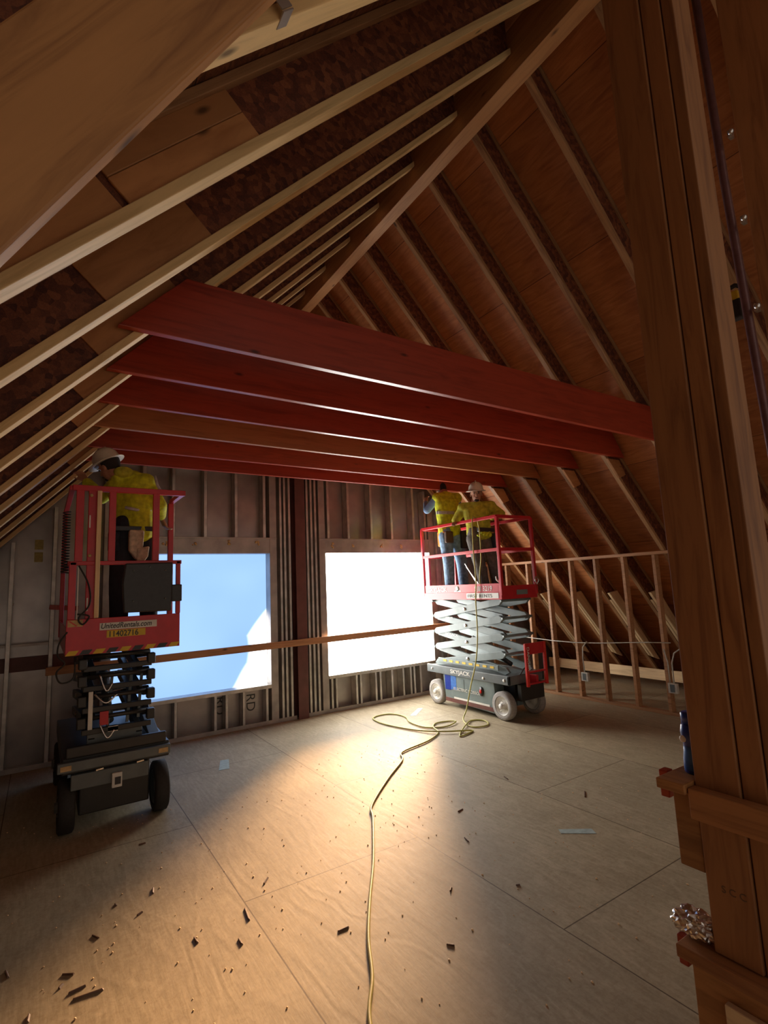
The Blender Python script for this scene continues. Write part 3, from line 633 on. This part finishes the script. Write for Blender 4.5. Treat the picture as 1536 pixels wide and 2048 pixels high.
MB().bar((X0+.01, 6.22, 1.40), (X0+.01, 6.22, 1.985), .03, .03, (0,1,0)).build('rail_post', 'redpaint', L, .003)
text('SKYJACK', .085, (X0-.009, 6.24, 1.462), (0,-1,0), (0,0,1), 'white', L, 'platform_lettering', .001, 1.25, 0, .001)
MB().box(X0-.0095, X0-.0065, 5.52, 5.66, 1.455, 1.475).build('emblem', 'white', L); MB().lathe([(.001,0),(.036,0),(.036,.003),(.001,.003)], (X0-.0095, 5.59, 1.50), (1,0,0), 18).build('emblem', 'white', L)
text('SJIII 3219', .092, (X0-.009, 5.24, 1.462), (0,-1,0), (0,0,1), 'white', L, 'model_lettering', .001, .95)
MB().box(X0-.018, X0-.015, 4.80, 5.40, 1.365, 1.435).build('white_label', 'white', L, .001)
text('FIRST RENTS', .062, (X0-.020, 5.38, 1.378), (0,-1,0), (0,0,1), 'blackpaint', L, 'label_lettering', .0008, 1.35)
MB().box(5.10, 5.30, LY0-.012, LY0-.007, 1.40, 1.46).build('grey_decal', 'greypaint', L)
MB().tube([(X1-.01, LY0-.02, 1.62), (X1+.0, LY0-.045, 1.57), (X1-.02, LY0-.03, 1.52), (X1-.04, LY0-.02, 1.56), (X1-.02, LY0-.02, 1.62)], .009, 8).build('gate_chain', 'chrome', L)
MB().tube([(X0+.02, 4.80, 1.56), (X0-.01, 4.82, 1.60), (X0+.01, 4.85, 1.64)], .010, 8).build('rail_pin', 'white', L)
# entry ladder/red guard at near end
e = MB().box(5.02, 5.06, 4.60, 4.63, .28, .80).build('ladder_side', 'safety', L, .004)
MB().box(5.36, 5.40, 4.60, 4.63, .28, .80).build('ladder_side', 'safety', L, .004)
MB().box(5.06, 5.36, 4.61, 4.625, .66, .80).build('ladder_panel', 'redpaint', L, .004)
for z in (.44, .30): MB().box(5.06, 5.36, 4.60, 4.64, z, z+.02).build('ladder_step', 'redpaint', L, .004)
MB().box(5.2, 5.24, 4.62, 4.75, .30, .40).build('ladder_bracket', 'redpaint', L, .004)
text('DANGER', .06, (5.045, 4.598, .76), (0,0,-1), (1,0,0), 'white', L, 'ladder_lettering', .001, 1.2)
MB().box(5.0, 5.42, 4.70, 4.76, .16, .30).build('hydraulic_box', 'blackpaint', L, .006)
MB().tube(smooth([(5.0, 4.70, .42), (5.05, 4.66, .5), (5.12, 4.68, .45), (5.2, 4.7, .42)]), .008, 8).build('hose', 'blackrubber', L)
raise_up(L)
# things on the right platform
ml = thing('metal_bar', (4.98, 5.1, 1.40), 'pair of thin silver bars leaning on the right lift platform', 'bar')
for a in (0, .045): MB().bar((4.93, 5.50-a*.6, 1.84-a), (4.92, 5.16-a, 1.42), .010, .010).build('bar', 'galv', ml)

ml.location.z += .14
# ---- left lift
A0, A1, B0, B1 = .17, .97, 4.70, 6.30
L2 = thing('scissor_lift', ((A0+A1)/2, (B0+B1)/2, 0), 'dark scissor lift on the left with red platform, seen end on', 'lift')
cx0, cx1 = .17, .92
MB().box(cx0, cx1, B0+.05, B1, .30, .42).build('chassis_deck', 'blackpaint', L2, .01)
MB().box(cx0-.03, cx1, B0, B0+.05, .33, .40).build('front_bumper', 'darkgrey', L2, .006)
MB().box(cx0+.02, cx1-.03, B0+.02, B0+.06, .42, .50).build('front_beam', 'blackpaint', L2, .01)
MB().box(cx0+.12, cx1-.14, B0+.1, B1-.1, .08, .30).build('underframe', 'blackpaint', L2, .01)
MB().box(cx0+.06, cx1-.16, B0+.02, B0+.08, .22, .30).build('axle_beam', 'darkgrey', L2, .006)
MB().box(cx0+.33, cx0+.40, B0-.01, B0+.02, .20, .27).build('latch_plate', 'white', L2, .003)
MB().box(cx0+.35, cx0+.39, B0-.015, B0-.008, .215, .25).build('latch_hole', 'black', L2)
for xx in (cx0+.22, cx0+.5): MB().bar((xx, B0-.012, .315), (xx+.05, B0-.012, .32), .01, .01).build('bright_pin', 'chrome', L2)
for xx in (cx0-.01, cx1-.09): MB().box(xx, xx+.07, B0-.005, B0, .345, .38).build('reflector_decal', 'foam', L2)
for yy in (B0+.18, B1-.16):
    for xx, sd in ((cx0+.04, -1), (cx1-.05, 1)): wheel(L2, xx, yy, .19, .11, 'blackrubber', 'darkgrey', sd)
scissors(L2, (cx0+.14, cx1-.17), B0+.10, B1-.12, .52, 1.14, 4, 'blackpaint', .075, .045)
for k, z in enumerate((.58, .74, .90, 1.05)):
    MB().box(cx0+.12, cx1-.14, B0+.06, B0+.10, z-.02, z+.02).build('front_crossbar', 'blackpaint', L2, .005)
MB().box(cx0+.16, cx1-.20, B0+.10, B0+.13, .47, .56).build('front_plate', 'darkgrey', L2, .005)
MB().prismX([(B0+.15, .44), (B0+.85, .44), (B0+.85, .62)], cx1-.13, cx1-.05).build('slide_guard', 'greypaint', L2, .003)
MB().box(cx0+.24, cx0+.30, B0+.05, B0+.08, .62, .72).build('red_tag', 'redpaint', L2); MB().box(cx0+.16, cx0+.19, B0+.05, B0+.07, .60, .88).build('white_strip', 'white', L2)
for (a, b) in (((cx0+.23, B0+.04, 1.0), (cx0+.32, B0+.03, .93)), ((cx0+.2, B0+.04, .86), (cx0+.35, B0+.03, .84)), ((cx0+.24, B0+.04, .63), (cx0+.34, B0+.02, .58))):
    m_ = ((a[0]+b[0])/2, a[1]-.03, min(a[2], b[2])-.05); MB().tube(smooth([a, m_, b]), .007, 8).build('hose', 'chrome', L2)
MB().tube([(cx0+.33, B0+.3, .6), (cx0+.33, B0+.95, .95)], .035, 12).build('lift_cylinder', 'darkgrey', L2)
MB().box(cx0+.3, cx0+.37, B0+.06, B0+.1, .56, .60).build('bright_bracket', 'galv', L2)
for xx in (cx0+.30, cx0+.44, cx0+.52): MB().bar((xx, B0+.12, .47+(xx-cx0)*.3), (xx+.03, B0+.16, 1.0), .022, .022, (0,1,0)).build('inner_strut', 'darkgrey', L2, .002)
for xx in (cx0+.115, cx1-.145):
    for z in (.66, .82, .97, 1.10): MB().box(xx-.03, xx+.03, B0+.045, B0+.12, z-.05, z+.03).build('arm_end_block', 'blackpaint', L2, .008)
# platform
MB().box(A0+.02, A1-.02, B0+.01, B1, 1.18, 1.22).build('platform_deck', 'blackpaint', L2)
MB().box(A0-.01, A1+.01, B0-.006, B0+.004, 1.17, 1.44).build('toe_board', 'redpaint', L2, .003)
MB().box(A0-.01, A0, B0, B1, 1.17, 1.38).build('toe_board', 'redpaint', L2, .003); MB().box(A1, A1+.01, B0, B1, 1.17, 1.38).build('toe_board', 'redpaint', L2, .003)
n_ = 9; st = (A1-A0+.02)/n_
for k in range(n_):
    xa_ = A0-.01+k*st; pts = [(xa_, 1.172), (xa_+st*.72, 1.172), (min(xa_+st*1.0, A1+.01), 1.206), (xa_+st*.28, 1.206)]
    MB().prismY(pts, B0-.009, B0-.0065).build('hazard_stripe', 'yellow' if k % 2 == 0 else 'black', L2)
MB().box(.385, .80, B0-.010, B0-.0065, 1.345, 1.40).build('white_label', 'white', L2, .001)
text('UnitedRentals.com', .058, (.39, B0-.0115, 1.357), (1,0,0), (0,0,1), 'blackpaint', L2, 'label_lettering', .0006, .83, .25, .0008)
MB().box(.435, .715, B0-.010, B0-.0065, 1.285, 1.340).build('yellow_label', 'yellow', L2, .001)
text('11402716', .062, (.445, B0-.0115, 1.291), (1,0,0), (0,0,1), 'blackpaint', L2, 'number_lettering', .0006, .88, 0, .001)
MB().box(A0, A0+.10, B0-.010, B0-.0065, 1.385, 1.435).build('corner_decal', 'foam', L2); MB().bar((A0+.01, B0-.012, 1.43), (A0+.06, B0-.012, 1.39), .002, .008).build('decal_mark', 'safety', L2)
# lower rail frame
rm = 'redpaint'
for (x, w) in ((A0+.02, .05), (A1-.005, .035)): MB().bar((x, B0+.01, 1.44), (x, B0+.01, 1.88), w, .035, (0,1,0)).build('rail_post', rm, L2, .004)
MB().bar((A0, B0+.01, 1.87), (A1+.02, B0+.01, 1.87), .035, .032).build('guard_rail_bar', rm, L2, .004)
MB().box(A0+.055, A0+.062, B0-.008, B0-.004, 1.44, 1.85).build('post_highlight_strip', 'white', L2)
for (x, w) in ((.225, .055), (.315, .065), (.455, .05), (.785, .052)): MB().bar((x, B0+.02, 1.44 if w > .06 else 1.88), (x, B0+.02, 2.46), w, .035, (0,1,0)).build('rail_post', rm, L2, .004)
MB().bar((A0+.0, B0+.02, 2.47), (A1+.05, B0+.02, 2.47), .04, .045).build('guard_rail_bar', rm, L2, .004)
MB().bar((A1+.03, B0+.02, 2.47), (A1+.03, 5.20, 2.47), .04, .035).build('guard_rail_bar', rm, L2, .004)
MB().bar((A1+.02, 5.18, 1.22), (A1+.02, 5.18, 2.45), .045, .045, (0,1,0)).build('rail_post', rm, L2, .004)
MB().bar((A0+.0, B0+.02, 2.47), (A0+.0, B1-.02, 2.47), .04, .035).build('guard_rail_bar', rm, L2, .004)
MB().bar((A0+.0, B0+.02, 1.87), (A0+.0, B1-.02, 1.87), .03, .035).build('guard_rail_bar', rm, L2, .004)
MB().bar((A0, B1-.02, 1.22), (A0, B1-.02, 2.47), .04, .04, (0,1,0)).build('rail_post', rm, L2, .004)
for z in (1.5, 2.15): MB().box(.29, .30, B0-.005, B0+.0, z, z+.10).build('post_slot', 'white', L2)
for z in (1.93, 2.41): MB().ball((.30, B0-.008, z), .014, seg=10, rings=6).build('bolt_head', 'foam', L2)
wb = MB().box(.340, .372, B0-.045, B0-.012, 1.445, 2.445).build('wood_batten', 'pale', None, .002, (.34, B0, 1.445), Matrix(((0,0,1),(0,1,0),(-1,0,0))).transposed()); tag(wb, 'thin pale upright strip standing against the red rails of the left lift', 'batten')
MB().tube(smooth([(A0+.0, B0-.01, 1.35), (A0-.05, B0-.02, 1.27), (A0-.055, B0-.02, 1.18), (A0-.01, B0-.02, 1.12), (A0-.06, B0-.02, 1.06), (A0-.03, B0, .98), (A0+.05, B0+.02, 1.0), (A0+.06, B0+.03, 1.12)]), .006, 8).build('hose', 'blackrubber', L2)
MB().tube(smooth([(A0+.06, B0-.01, 1.85), (A0+.13, B0-.02, 1.7), (A0+.14, B0-.02, 1.55), (A0+.07, B0-.02, 1.45), (A0+.10, B0-.02, 1.40), (A0+.14, B0-.02, 1.46), (A0+.06, B0-.02, 1.48)]), .006, 8).build('hose', 'blackrubber', L2)
# coiled control cord on the left side
pts = []
for k in range(22*8+1):
    t = k/8; a = t*2*math.pi; pts.append((A0-.03+.025*math.cos(a), B0+.08+.025*math.sin(a), 1.80+t*.022))
MB().tube(pts, .005, 5).build('coiled_cord', 'blackrubber', L2)
# black control case on the front rail
cc = thing('control_case', (.7, B0-.04, 1.46), 'black bolted control case hanging inside the left lift front rail', 'case')
MB().prismY([(.545, 1.47), (.90, 1.465), (.905, 1.60), (.91, 1.865), (.55, 1.86), (.53, 1.70)], B0-.07, B0-.012).build('case_body', 'black', cc, .01)
MB().box(.90, .985, B0-.06, B0-.015, 1.54, 1.68).build('latch_block', 'black', cc, .008)
for (x, z) in ((.61, 1.80), (.61, 1.56), (.85, 1.80), (.85, 1.57), (.73, 1.83)): MB().ball((x, B0-.072, z), .008, seg=8, rings=6).build('bolt_head', 'darkgrey', cc)
MB().prismY([(.40, 1.46), (.46, 1.85), (.53, 1.86), (.52, 1.72), (.515, 1.55), (.50, 1.47)], B0-.028, B0-.02).build('torn_flap', 'black', cc) if False else None

raise_up(L2); wb.location.z += .14; cc.location.z += .14
# ================================================================= WORKERS
def remesh(o, v, sm=4):
    m = o.modifiers.new('remesh', 'REMESH'); m.mode = 'VOXEL'; m.voxel_size = v; m.use_smooth_shade = True
    s = o.modifiers.new('smooth', 'SMOOTH'); s.factor = .5; s.iterations = sm
    return o
def hand(mb, wrist, d, nrm, curl=.6, side=1):
    """palm and five separate curled fingers; d points from the wrist to the fingers, nrm out of the palm"""
    w = Vector(wrist); d = Vector(d).normalized(); n = Vector(nrm); n = (n-d*n.dot(d)).normalized(); a = d.cross(n)*side
    for k in range(4): mb.cap(w+a*(k-1.5)*.012, w+d*.075+a*(k-1.5)*.019, .014, .012, 8)
    for k, (l, r) in enumerate(((.070, .0085), (.078, .0088), (.072, .0084), (.056, .0076))):
        b = w+d*.082+a*(1.5-k)*.0205; e = d.copy(); p = b
        for j, q in enumerate((.42, .33, .25)):
            ang = curl*(.5+.55*j); dd = (d*math.cos(ang)+n*math.sin(ang)).normalized(); p2 = p+dd*l*q; mb.cap(p, p2, r, r*.92, 8); p = p2
    b = w+d*.022+a*.026; p = b+(d*.6+a*.75+n*.25).normalized()*.034; mb.cap(b, p, .0125, .0105, 8); q = p+(d*.85+a*.1+n*.5).normalized()*.030; mb.cap(p, q, .0105, .0088, 8)
def person(name, label, J, mats, hat=None, gloves=None, voxel=.0065, face=True):
    V = {k: Vector(v) for k, v in J.items() if k not in ('look', 'up')}
    look = Vector(J['look']).normalized(); up = Vector(J.get('up', (0,0,1))); up = (up-look*up.dot(look)).normalized(); sidev = look.cross(up)
    T_ = thing(name, ((V['ankL'].x+V['ankR'].x)/2, (V['ankL'].y+V['ankR'].y)/2, min(V['ankL'].z, V['ankR'].z)-.09), label, 'person')
    b = MB(); h = V['head']
    # head: skull, face, jaw, nose, ears
    def E(off, r, sc): 
        m = MB(); m.ball((0,0,0), r, sc, 18, 12); c = h+sidev*off[0]+look*off[1]+up*off[2]
        b.add([c+sidev*v[0]+look*v[1]+up*v[2] for v in m.v], m.f, True)
    E((0, -.008, .03), .1, (.76, .93, .92)); E((0, .030, -.035), .075, (.80, .80, .95)); E((0, .062, -.078), .032, (1.0, .7, .8))
    E((0, .101, -.012), .015, (.8, 1.1, 1.5)); E((0, .112, -.024), .013, (1.1, 1, .8)); E((0, .09, -.052), .016, (1.5, .6, .5))
    for s in (-1, 1): E((s*.078, -.005, -.01), .025, (.35, .7, 1.1)); E((s*.032, .078, .022), .016, (1.2, .6, .5))
    b.cap(h-up*.05-look*.015, V['neck'], .055, .062)
    ch, pe = V['chest'], V['pelvis']
    def limb(mb, ks, rs, g=0):
        for i in range(len(ks)-1): mb.cap(V[ks[i]], V[ks[i+1]], rs[i]+g, rs[i+1]+g)
    def torso(mb, g=0, low=True):
        sl, sr = V['shL'], V['shR']; mb.cap(sl, sr, .068+g, .068+g); mb.cap(V['neck']-(V['neck']-ch)*.25, (sl+sr)/2, .062+g, .085+g)
        ax = (sr-sl).normalized()
        for q in (-.085, -.03, .03, .085): mb.cap(ch+ax*q, V['waist']+ax*q*.8, .092+g, .085+g)
        for q in (-.07, 0, .07): mb.cap(V['waist']+ax*q, pe+ax*q, .085+g, .095+g)
    torso(b)
    for s in 'LR':
        limb(b, ['sh'+s, 'el'+s, 'wr'+s], [.052, .040, .027])
        limb(b, ['hip'+s, 'kn'+s, 'ank'+s], [.085, .057, .038])
        b.cap(V['ank'+s]-Vector((0,0,.05)), V['ank'+s]+V.get('toe'+s, look)*0-Vector((0,0,.05)), .035, .035)
        hd = V['hd'+s]; hand(b, V['wr'+s]+hd.normalized()*.015, hd, V['pn'+s], J.get('curl', (.8,))[0] if 'curl' in J else .8, 1 if s == 'L' else -1)
    body = b.build('body', 'skin', T_, fixn=False); remesh(body, voxel, 2)
    # clothes
    sh = MB(); torso(sh, .016)
    for s in 'LR':
        e = V['wr'+s]-(V['wr'+s]-V['el'+s]).normalized()*.02; V['_w'+s] = e
        if mats.get('sleeve', True): limb(sh, ['sh'+s, 'el'+s, '_w'+s], [.056, .047, .034], .014)
    so = sh.build(mats.get('topname', 'hoodie'), mats['top'], T_, fixn=False); remesh(so, .011, 3)
    if not mats.get('sleeve', True):
        for s in 'LR':
            a = MB(); limb(a, ['sh'+s, 'el'+s, '_w'+s], [.054, .046, .034], .010); remesh(a.build('sleeve', 'shirt', T_, fixn=False), .010, 2)
    tr = MB(); ax = (V['hipR']-V['hipL']).normalized(); 
    for q in (-.07, 0, .07): tr.cap(V['waist']*.35+pe*.65+ax*q, pe+ax*q, .098, .106)
    for s in 'LR': V['_a'+s] = V['ank'+s]-Vector((0,0,.02)); limb(tr, ['hip'+s, 'kn'+s, '_a'+s], [.092, .072, .058], .012)
    to = tr.build('trousers', mats['legs'], T_, fixn=False); remesh(to, .011, 3)
    for s in 'LR':
        a = V['ank'+s]; td = V.get('td'+s, Vector((look.x, look.y, 0))).normalized(); sb = MB()
        sb.cap(a-td*.03-Vector((0,0,.045)), a+td*.13-Vector((0,0,.055)), .042, .036); sb.cap(a-td*.01-Vector((0,0,.04)), a+Vector((0,0,.03)), .045, .046)
        sb.cap(a-td*.045-Vector((0,0,.065)), a+td*.14-Vector((0,0,.068)), .025, .024); remesh(sb.build('boot', mats.get('boot', 'boot'), T_, fixn=False), .008, 2)
    # hair and face
    def place(mb, mat, nm): return MB().add([h+sidev*v[0]+look*v[1]+up*v[2] for v in mb.v], mb.f, True).build(nm, mat, T_)
    hm = MB(); hm.ball((0, -.022, .035), .1, (.80, .90, .95), 18, 12); place(hm, 'hair', 'hair')
    if face:
        for s in (-1, 1): place(MB().ball((s*.031, .088, .010), .009, (1.2, .6, .7), 10, 6), 'hair', 'eye'); place(MB().ball((s*.031, .094, .028), .011, (1.6, .4, .35), 10, 6), 'hair', 'eyebrow')
        place(MB().ball((0, .107, -.052), .014, (1.5, .4, .3), 10, 6), 'safety' if False else 'boot', 'mouth')
        place(MB().ball((0, .070, -.088), .033, (1.05, .62, .62), 12, 8), 'hair', 'beard')
    if hat:
        hb = MB(); tilt = .0
        m = MB().lathe([(.115, 0), (.117, .006), (.108, .03), (.100, .065), (.080, .10), (.045, .125), (.001, .132)], (0,0,0), (0,0,1), 28)
        vv = [(x*.95, y*1.12, z+.045) for x, y, z in m.v]; mm = MB().add(vv, m.f, True)
        m2 = MB().lathe([(.10, 0), (.148, -.006), (.150, -.001), (.112, .010), (.10, .010)], (0,0,0), (0,0,1), 28)
        mm.add([(x*.93, y*1.12+.012, z+.045) for x, y, z in m2.v], m2.f, True)
        m3 = MB().tube([(0, -.10, .10), (0, -.05, .165), (0, .02, .185), (0, .08, .155)], .009, 8); mm.add(m3.v, m3.f, True)
        place(mm, hat, 'hard_hat')
    return T_, V
# worker on the left lift, leaning left with his back to us
TA, VA = person('person', 'person in yellow hoodie and pale hard hat leaning left on the left lift', dict(
    head=(.455, 5.06, 2.735), look=(-.60, .80, -.38), up=(-.45, .15, .9), neck=(.52, 5.05, 2.67), chest=(.60, 5.05, 2.55), waist=(.66, 5.05, 2.32), pelvis=(.66, 5.05, 2.17),
    shL=(.55, 5.14, 2.64), shR=(.74, 4.98, 2.60), elL=(.42, 5.30, 2.50), wrL=(.30, 5.42, 2.66), elR=(.86, 4.98, 2.40), wrR=(.89, 5.10, 2.31), hdL=(-.4, .3, .7), pnL=(-.3, .8, 0), hdR=(.35, .2, -.7), pnR=(.8, .2, .2),
    hipL=(.58, 5.05, 2.10), hipR=(.76, 5.05, 2.10), knL=(.55, 5.00, 1.72), knR=(.78, 5.02, 1.72), ankL=(.56, 5.08, 1.315), ankR=(.80, 5.08, 1.315)),
    dict(top='hivis', legs='navy', topname='hoodie'), 'hat')
# reflective bands, hood and pouches for the left worker
MB().tube([(.74-.17, 4.93, 2.36), (.66, 4.915, 2.34), (.78, 4.95, 2.345)], .014, 8).build('reflective_band', 'silver', TA)
MB().tube([(.80, 4.90, 2.65), (.82, 4.90, 2.57), (.87, 4.90, 2.48)], .012, 8).build('reflective_band', 'silver', TA)
MB().ball((.56, 4.99, 2.68), .075, (1.1, .8, .7)).build('hood', 'hivis2', TA)
pb = MB().prismY([(.60, 2.16), (.72, 2.16), (.71, 1.99), (.66, 1.90), (.60, 1.98)], 4.86, 4.93).build('tool_pouch', 'leather', TA, .015)
MB().prismY([(.66, 2.0), (.76, 2.02), (.75, 1.93), (.70, 1.86), (.66, 1.90)], 4.85, 4.91).build('leather_gloves', 'leather', TA, .012)
MB().box(.50, .80, 4.90, 4.925, 2.155, 2.195).build('belt', 'black', TA, .004)
MB().box(.45, .54, 4.93, 5.0, 1.98, 2.15).build('tool_bag', 'navy', TA, .015)
# worker with his back to us on the right lift
TB, VB = person('person', 'person in yellow vest and blue jeans, back turned, on the right lift', dict(
    head=(5.05, 6.06, 2.985), look=(.35, .85, -.45), neck=(5.03, 5.97, 2.93), chest=(5.03, 5.93, 2.77), waist=(5.03, 5.92, 2.50), pelvis=(5.05, 5.92, 2.33),
    shL=(4.90, 5.98, 2.85), shR=(5.21, 5.90, 2.85), elL=(4.80, 6.12, 2.68), wrL=(4.90, 6.26, 2.82), elR=(5.32, 6.0, 2.66), wrR=(5.26, 6.15, 2.84), hdL=(.3, .3, .7), pnL=(.8, .2, 0), hdR=(-.2, .3, .7), pnR=(-.8, .2, 0),
    hipL=(4.96, 5.92, 2.26), hipR=(5.14, 5.90, 2.26), knL=(4.96, 5.88, 1.88), knR=(5.21, 5.88, 1.88), ankL=(5.00, 5.93, 1.49), ankR=(5.25, 5.90, 1.49)),
    dict(top='hivis', legs='jeans', topname='safety_vest', sleeve=False), None, face=False)
ring = []
for k in range(25):
    a = 2*math.pi*k/24; ring.append((5.03+.192*math.cos(a), 5.925+.118*math.sin(a), 2.595+.01*math.sin(a)))
mb = MB()
for i in range(24):
    a, b_ = ring[i], ring[i+1]; mb.add([a, b_, (b_[0], b_[1], b_[2]+.045), (a[0], a[1], a[2]+.045)], [(0,1,2,3)])
o = mb.build('reflective_band', 'silver', TB); o.modifiers.new('s', 'SOLIDIFY').thickness = .006
MB().box(4.86, 5.0, 5.78, 5.83, 2.16, 2.33).build('tool_pouch', 'boot', TB, .015); MB().box(5.14, 5.26, 5.76, 5.83, 2.08, 2.34).build('tool_pouch', 'black', TB, .015)
MB().box(4.885, 4.935, 5.86, 6.02, 2.12, 2.34).build('orange_tool_holder', 'orange', TB, .015)
# worker facing us on the right lift
TC, VC = person('person', 'bearded person in yellow hoodie and cream hard hat facing the camera on the right lift', dict(
    head=(5.045, 5.30, 2.80), look=(-.62, -.70, -.12), neck=(5.06, 5.34, 2.695), chest=(5.09, 5.36, 2.56), waist=(5.10, 5.36, 2.36), pelvis=(5.11, 5.36, 2.25),
    shL=(5.25, 5.24, 2.625), shR=(4.965, 5.50, 2.625), elL=(5.30, 5.10, 2.50), wrL=(5.07, 5.06, 2.44), elR=(4.90, 5.60, 2.46), wrR=(4.92, 5.60, 2.42), hdL=(-.6, .25, .05), pnL=(0, 0, -1), hdR=(-.6, -.4, .02), pnR=(0, 0, -1),
    hipL=(5.20, 5.34, 2.18), hipR=(5.03, 5.40, 2.18), knL=(5.20, 5.22, 1.84), knR=(5.05, 5.34, 1.84), ankL=(5.30, 5.26, 1.49), ankR=(5.16, 5.36, 1.49)),
    dict(top='hivis2', legs='trousers', topname='hoodie'), 'hat')
MB().box(4.96, 5.26, 5.205, 5.245, 2.26, 2.32).build('belt', 'black', TC, .01)
r_ = MB()
for k in range(9): r_.ball((4.96+.025*k, 5.225-.012*(k % 3), 2.225+random.uniform(-.02, .02)), random.uniform(.018, .03), seg=8, rings=6)
r_.build('yellow_rag', 'hivis', TC); MB().box(5.19, 5.28, 5.14, 5.22, 2.02, 2.24).build('tool_pouch', 'black', TC, .012); MB().bar((5.24, 5.13, 2.16), (5.245, 5.13, 2.26), .012, .02).build('bright_tool', 'chrome', TC)

for t_ in (TA, TB, TC): t_.location.z += .14
# ================================================================= CORD
z_ = .011
fl = [(1.05, 1.75), (1.17, 2.05), (1.30, 2.24), (1.42, 2.47), (1.60, 2.75), (1.84, 3.10), (2.14, 3.59), (2.26, 3.80), (2.67, 4.19), (3.06, 4.52), (3.20, 4.72), (3.64, 4.85), (3.93, 5.03), (4.02, 5.24), (4.16, 5.36), (4.33, 5.33), (4.36, 5.22), (4.15, 5.16), (3.95, 5.30), (3.95, 5.62), (4.05, 5.85), (4.05, 6.05), (3.95, 6.17), (3.78, 6.17), (3.68, 6.06), (3.66, 5.75), (3.78, 5.30), (3.95, 5.00), (4.15, 4.86), (4.27, 4.82), (4.20, 4.78), (4.02, 4.74), (4.10, 4.84), (4.32, 5.00), (4.56, 5.16), (4.68, 5.05), (4.58, 4.88), (4.42, 4.88), (4.38, 5.00)]
pts = [(x, y, z_+(.012 if i in (16, 27, 28, 33) else 0)) for i, (x, y) in enumerate(fl)]
pts += [(4.50, 5.24, .02), (4.62, 5.30, .12), (4.72, 5.30, .40), (4.785, 5.25, .69), (4.80, 5.20, 1.04), (4.80, 5.19, 1.49), (4.81, 5.17, 1.74), (4.81, 5.18, 2.14), (4.815, 5.17, 2.54), (4.855, 5.165, 2.586), (4.893, 5.15, 2.54), (4.90, 5.13, 2.34), (4.90, 5.14, 2.04), (4.91, 5.18, 1.89), (4.91, 5.2, 1.76), (4.92, 5.2, 1.59)]
tag(MB().tube(smooth(pts), .0088, 8).build('extension_cord', 'cord'), 'yellow-green extension cord snaking over the floor up to the right lift', 'cord')

# ================================================================= FLOOR LITTER
random.seed(11)
sc = [(.14, 3.05), (.02, 2.92), (-.07, 3.3), (.09, 2.55), (.20, 2.98), (.24, 2.92), (.17, 3.12), (.30, 3.35), (.52, 3.42), (.62, 3.62), (.42, 3.6), (.02, 2.55), (.07, 2.42), (.72, 3.0), (.9, 2.85), (1.2, 3.3), (.25, 2.35), (-.1, 2.7), (2.48, 2.93), (2.35, 2.35), (1.72, 2.2), (3.5, 3.55), (.66, 4.3), (1.0, 3.05), (2.02, 2.55), (2.75, 3.3), (3.72, 2.9), (1.36, 2.62)]
where = ['left foreground', 'floor centre', 'right of the cord']
NUM = ORD+['fifteenth','sixteenth','seventeenth','eighteenth','nineteenth','twentieth','twenty-first','twenty-second','twenty-third','twenty-fourth','twenty-fifth','twenty-sixth','twenty-seventh','twenty-eighth']
sc.sort(key=lambda p: math.atan2(p[0], p[1]))
for n, (x, y) in enumerate(sc):
    a = random.uniform(0, math.pi); l = random.uniform(.012, .035) if n % 9 else .06; d = Vector((math.cos(a), math.sin(a), 0)); p = Vector((x, y, .006))
    o = MB().add([p+v for v in (-d*l-Vector((-d.y, d.x, 0))*.006, d*l-Vector((-d.y, d.x, 0))*.005, d*l+Vector((-d.y, d.x, 0))*.005, -d*l+Vector((-d.y, d.x, 0))*.006, -d*l*.9+Vector((0,0,.008)), d*l*.95+Vector((0,0,.007)), d*l*.9+Vector((-d.y*.004, d.x*.004, .007)), -d*l*.9+Vector((-d.y*.004, d.x*.004, .008)))], [(0,3,2,1),(4,5,6,7),(0,1,5,4),(1,2,6,5),(2,3,7,6),(3,0,4,7)]).build('wood_scrap', 'scrap')
    o.location.z = -.005
    tag(o, ('small' if l < .03 else 'long')+' dark wood scrap on the plywood floor, %s scrap counted from the left' % NUM[n], 'wood scrap', 'wood scraps on the floor')
b = MB()
for k in range(420):
    x, y = random.uniform(-.2, 4.2), random.uniform(1.6, 5.2); r = random.uniform(.0025, .006)
    b.ball((x, y, r*.5), r, (1, random.uniform(.5, 1.5), .6), 5, 3)
tag(b.build('sawdust', 'pale'), 'pale sawdust crumbs scattered over the plywood floor', 'sawdust', None, 'stuff')
def chalk(x, y, w, l, a, lab):
    ca, sa = math.cos(a), math.sin(a)
    pts = [(x+u*ca-v*sa, y+u*sa+v*ca) for u, v in ((-w, -l), (w, -l*.9), (w*.8, l), (-w*.9, l*.95))]
    tag(MB().prismZ(pts, .0005, .0025).build('chalk_mark', 'tape'), lab, 'chalk mark')
chalk(1.62, 5.62, .05, .16, -.3, 'pale blue mark on the floor near the left lift'); chalk(4.35, 6.02, .04, .22, -.9, 'pale blue mark on the floor beside the right lift wheel'); chalk(3.15, 2.55, .035, .12, .9, 'faint blue mark on the floor near the right post')
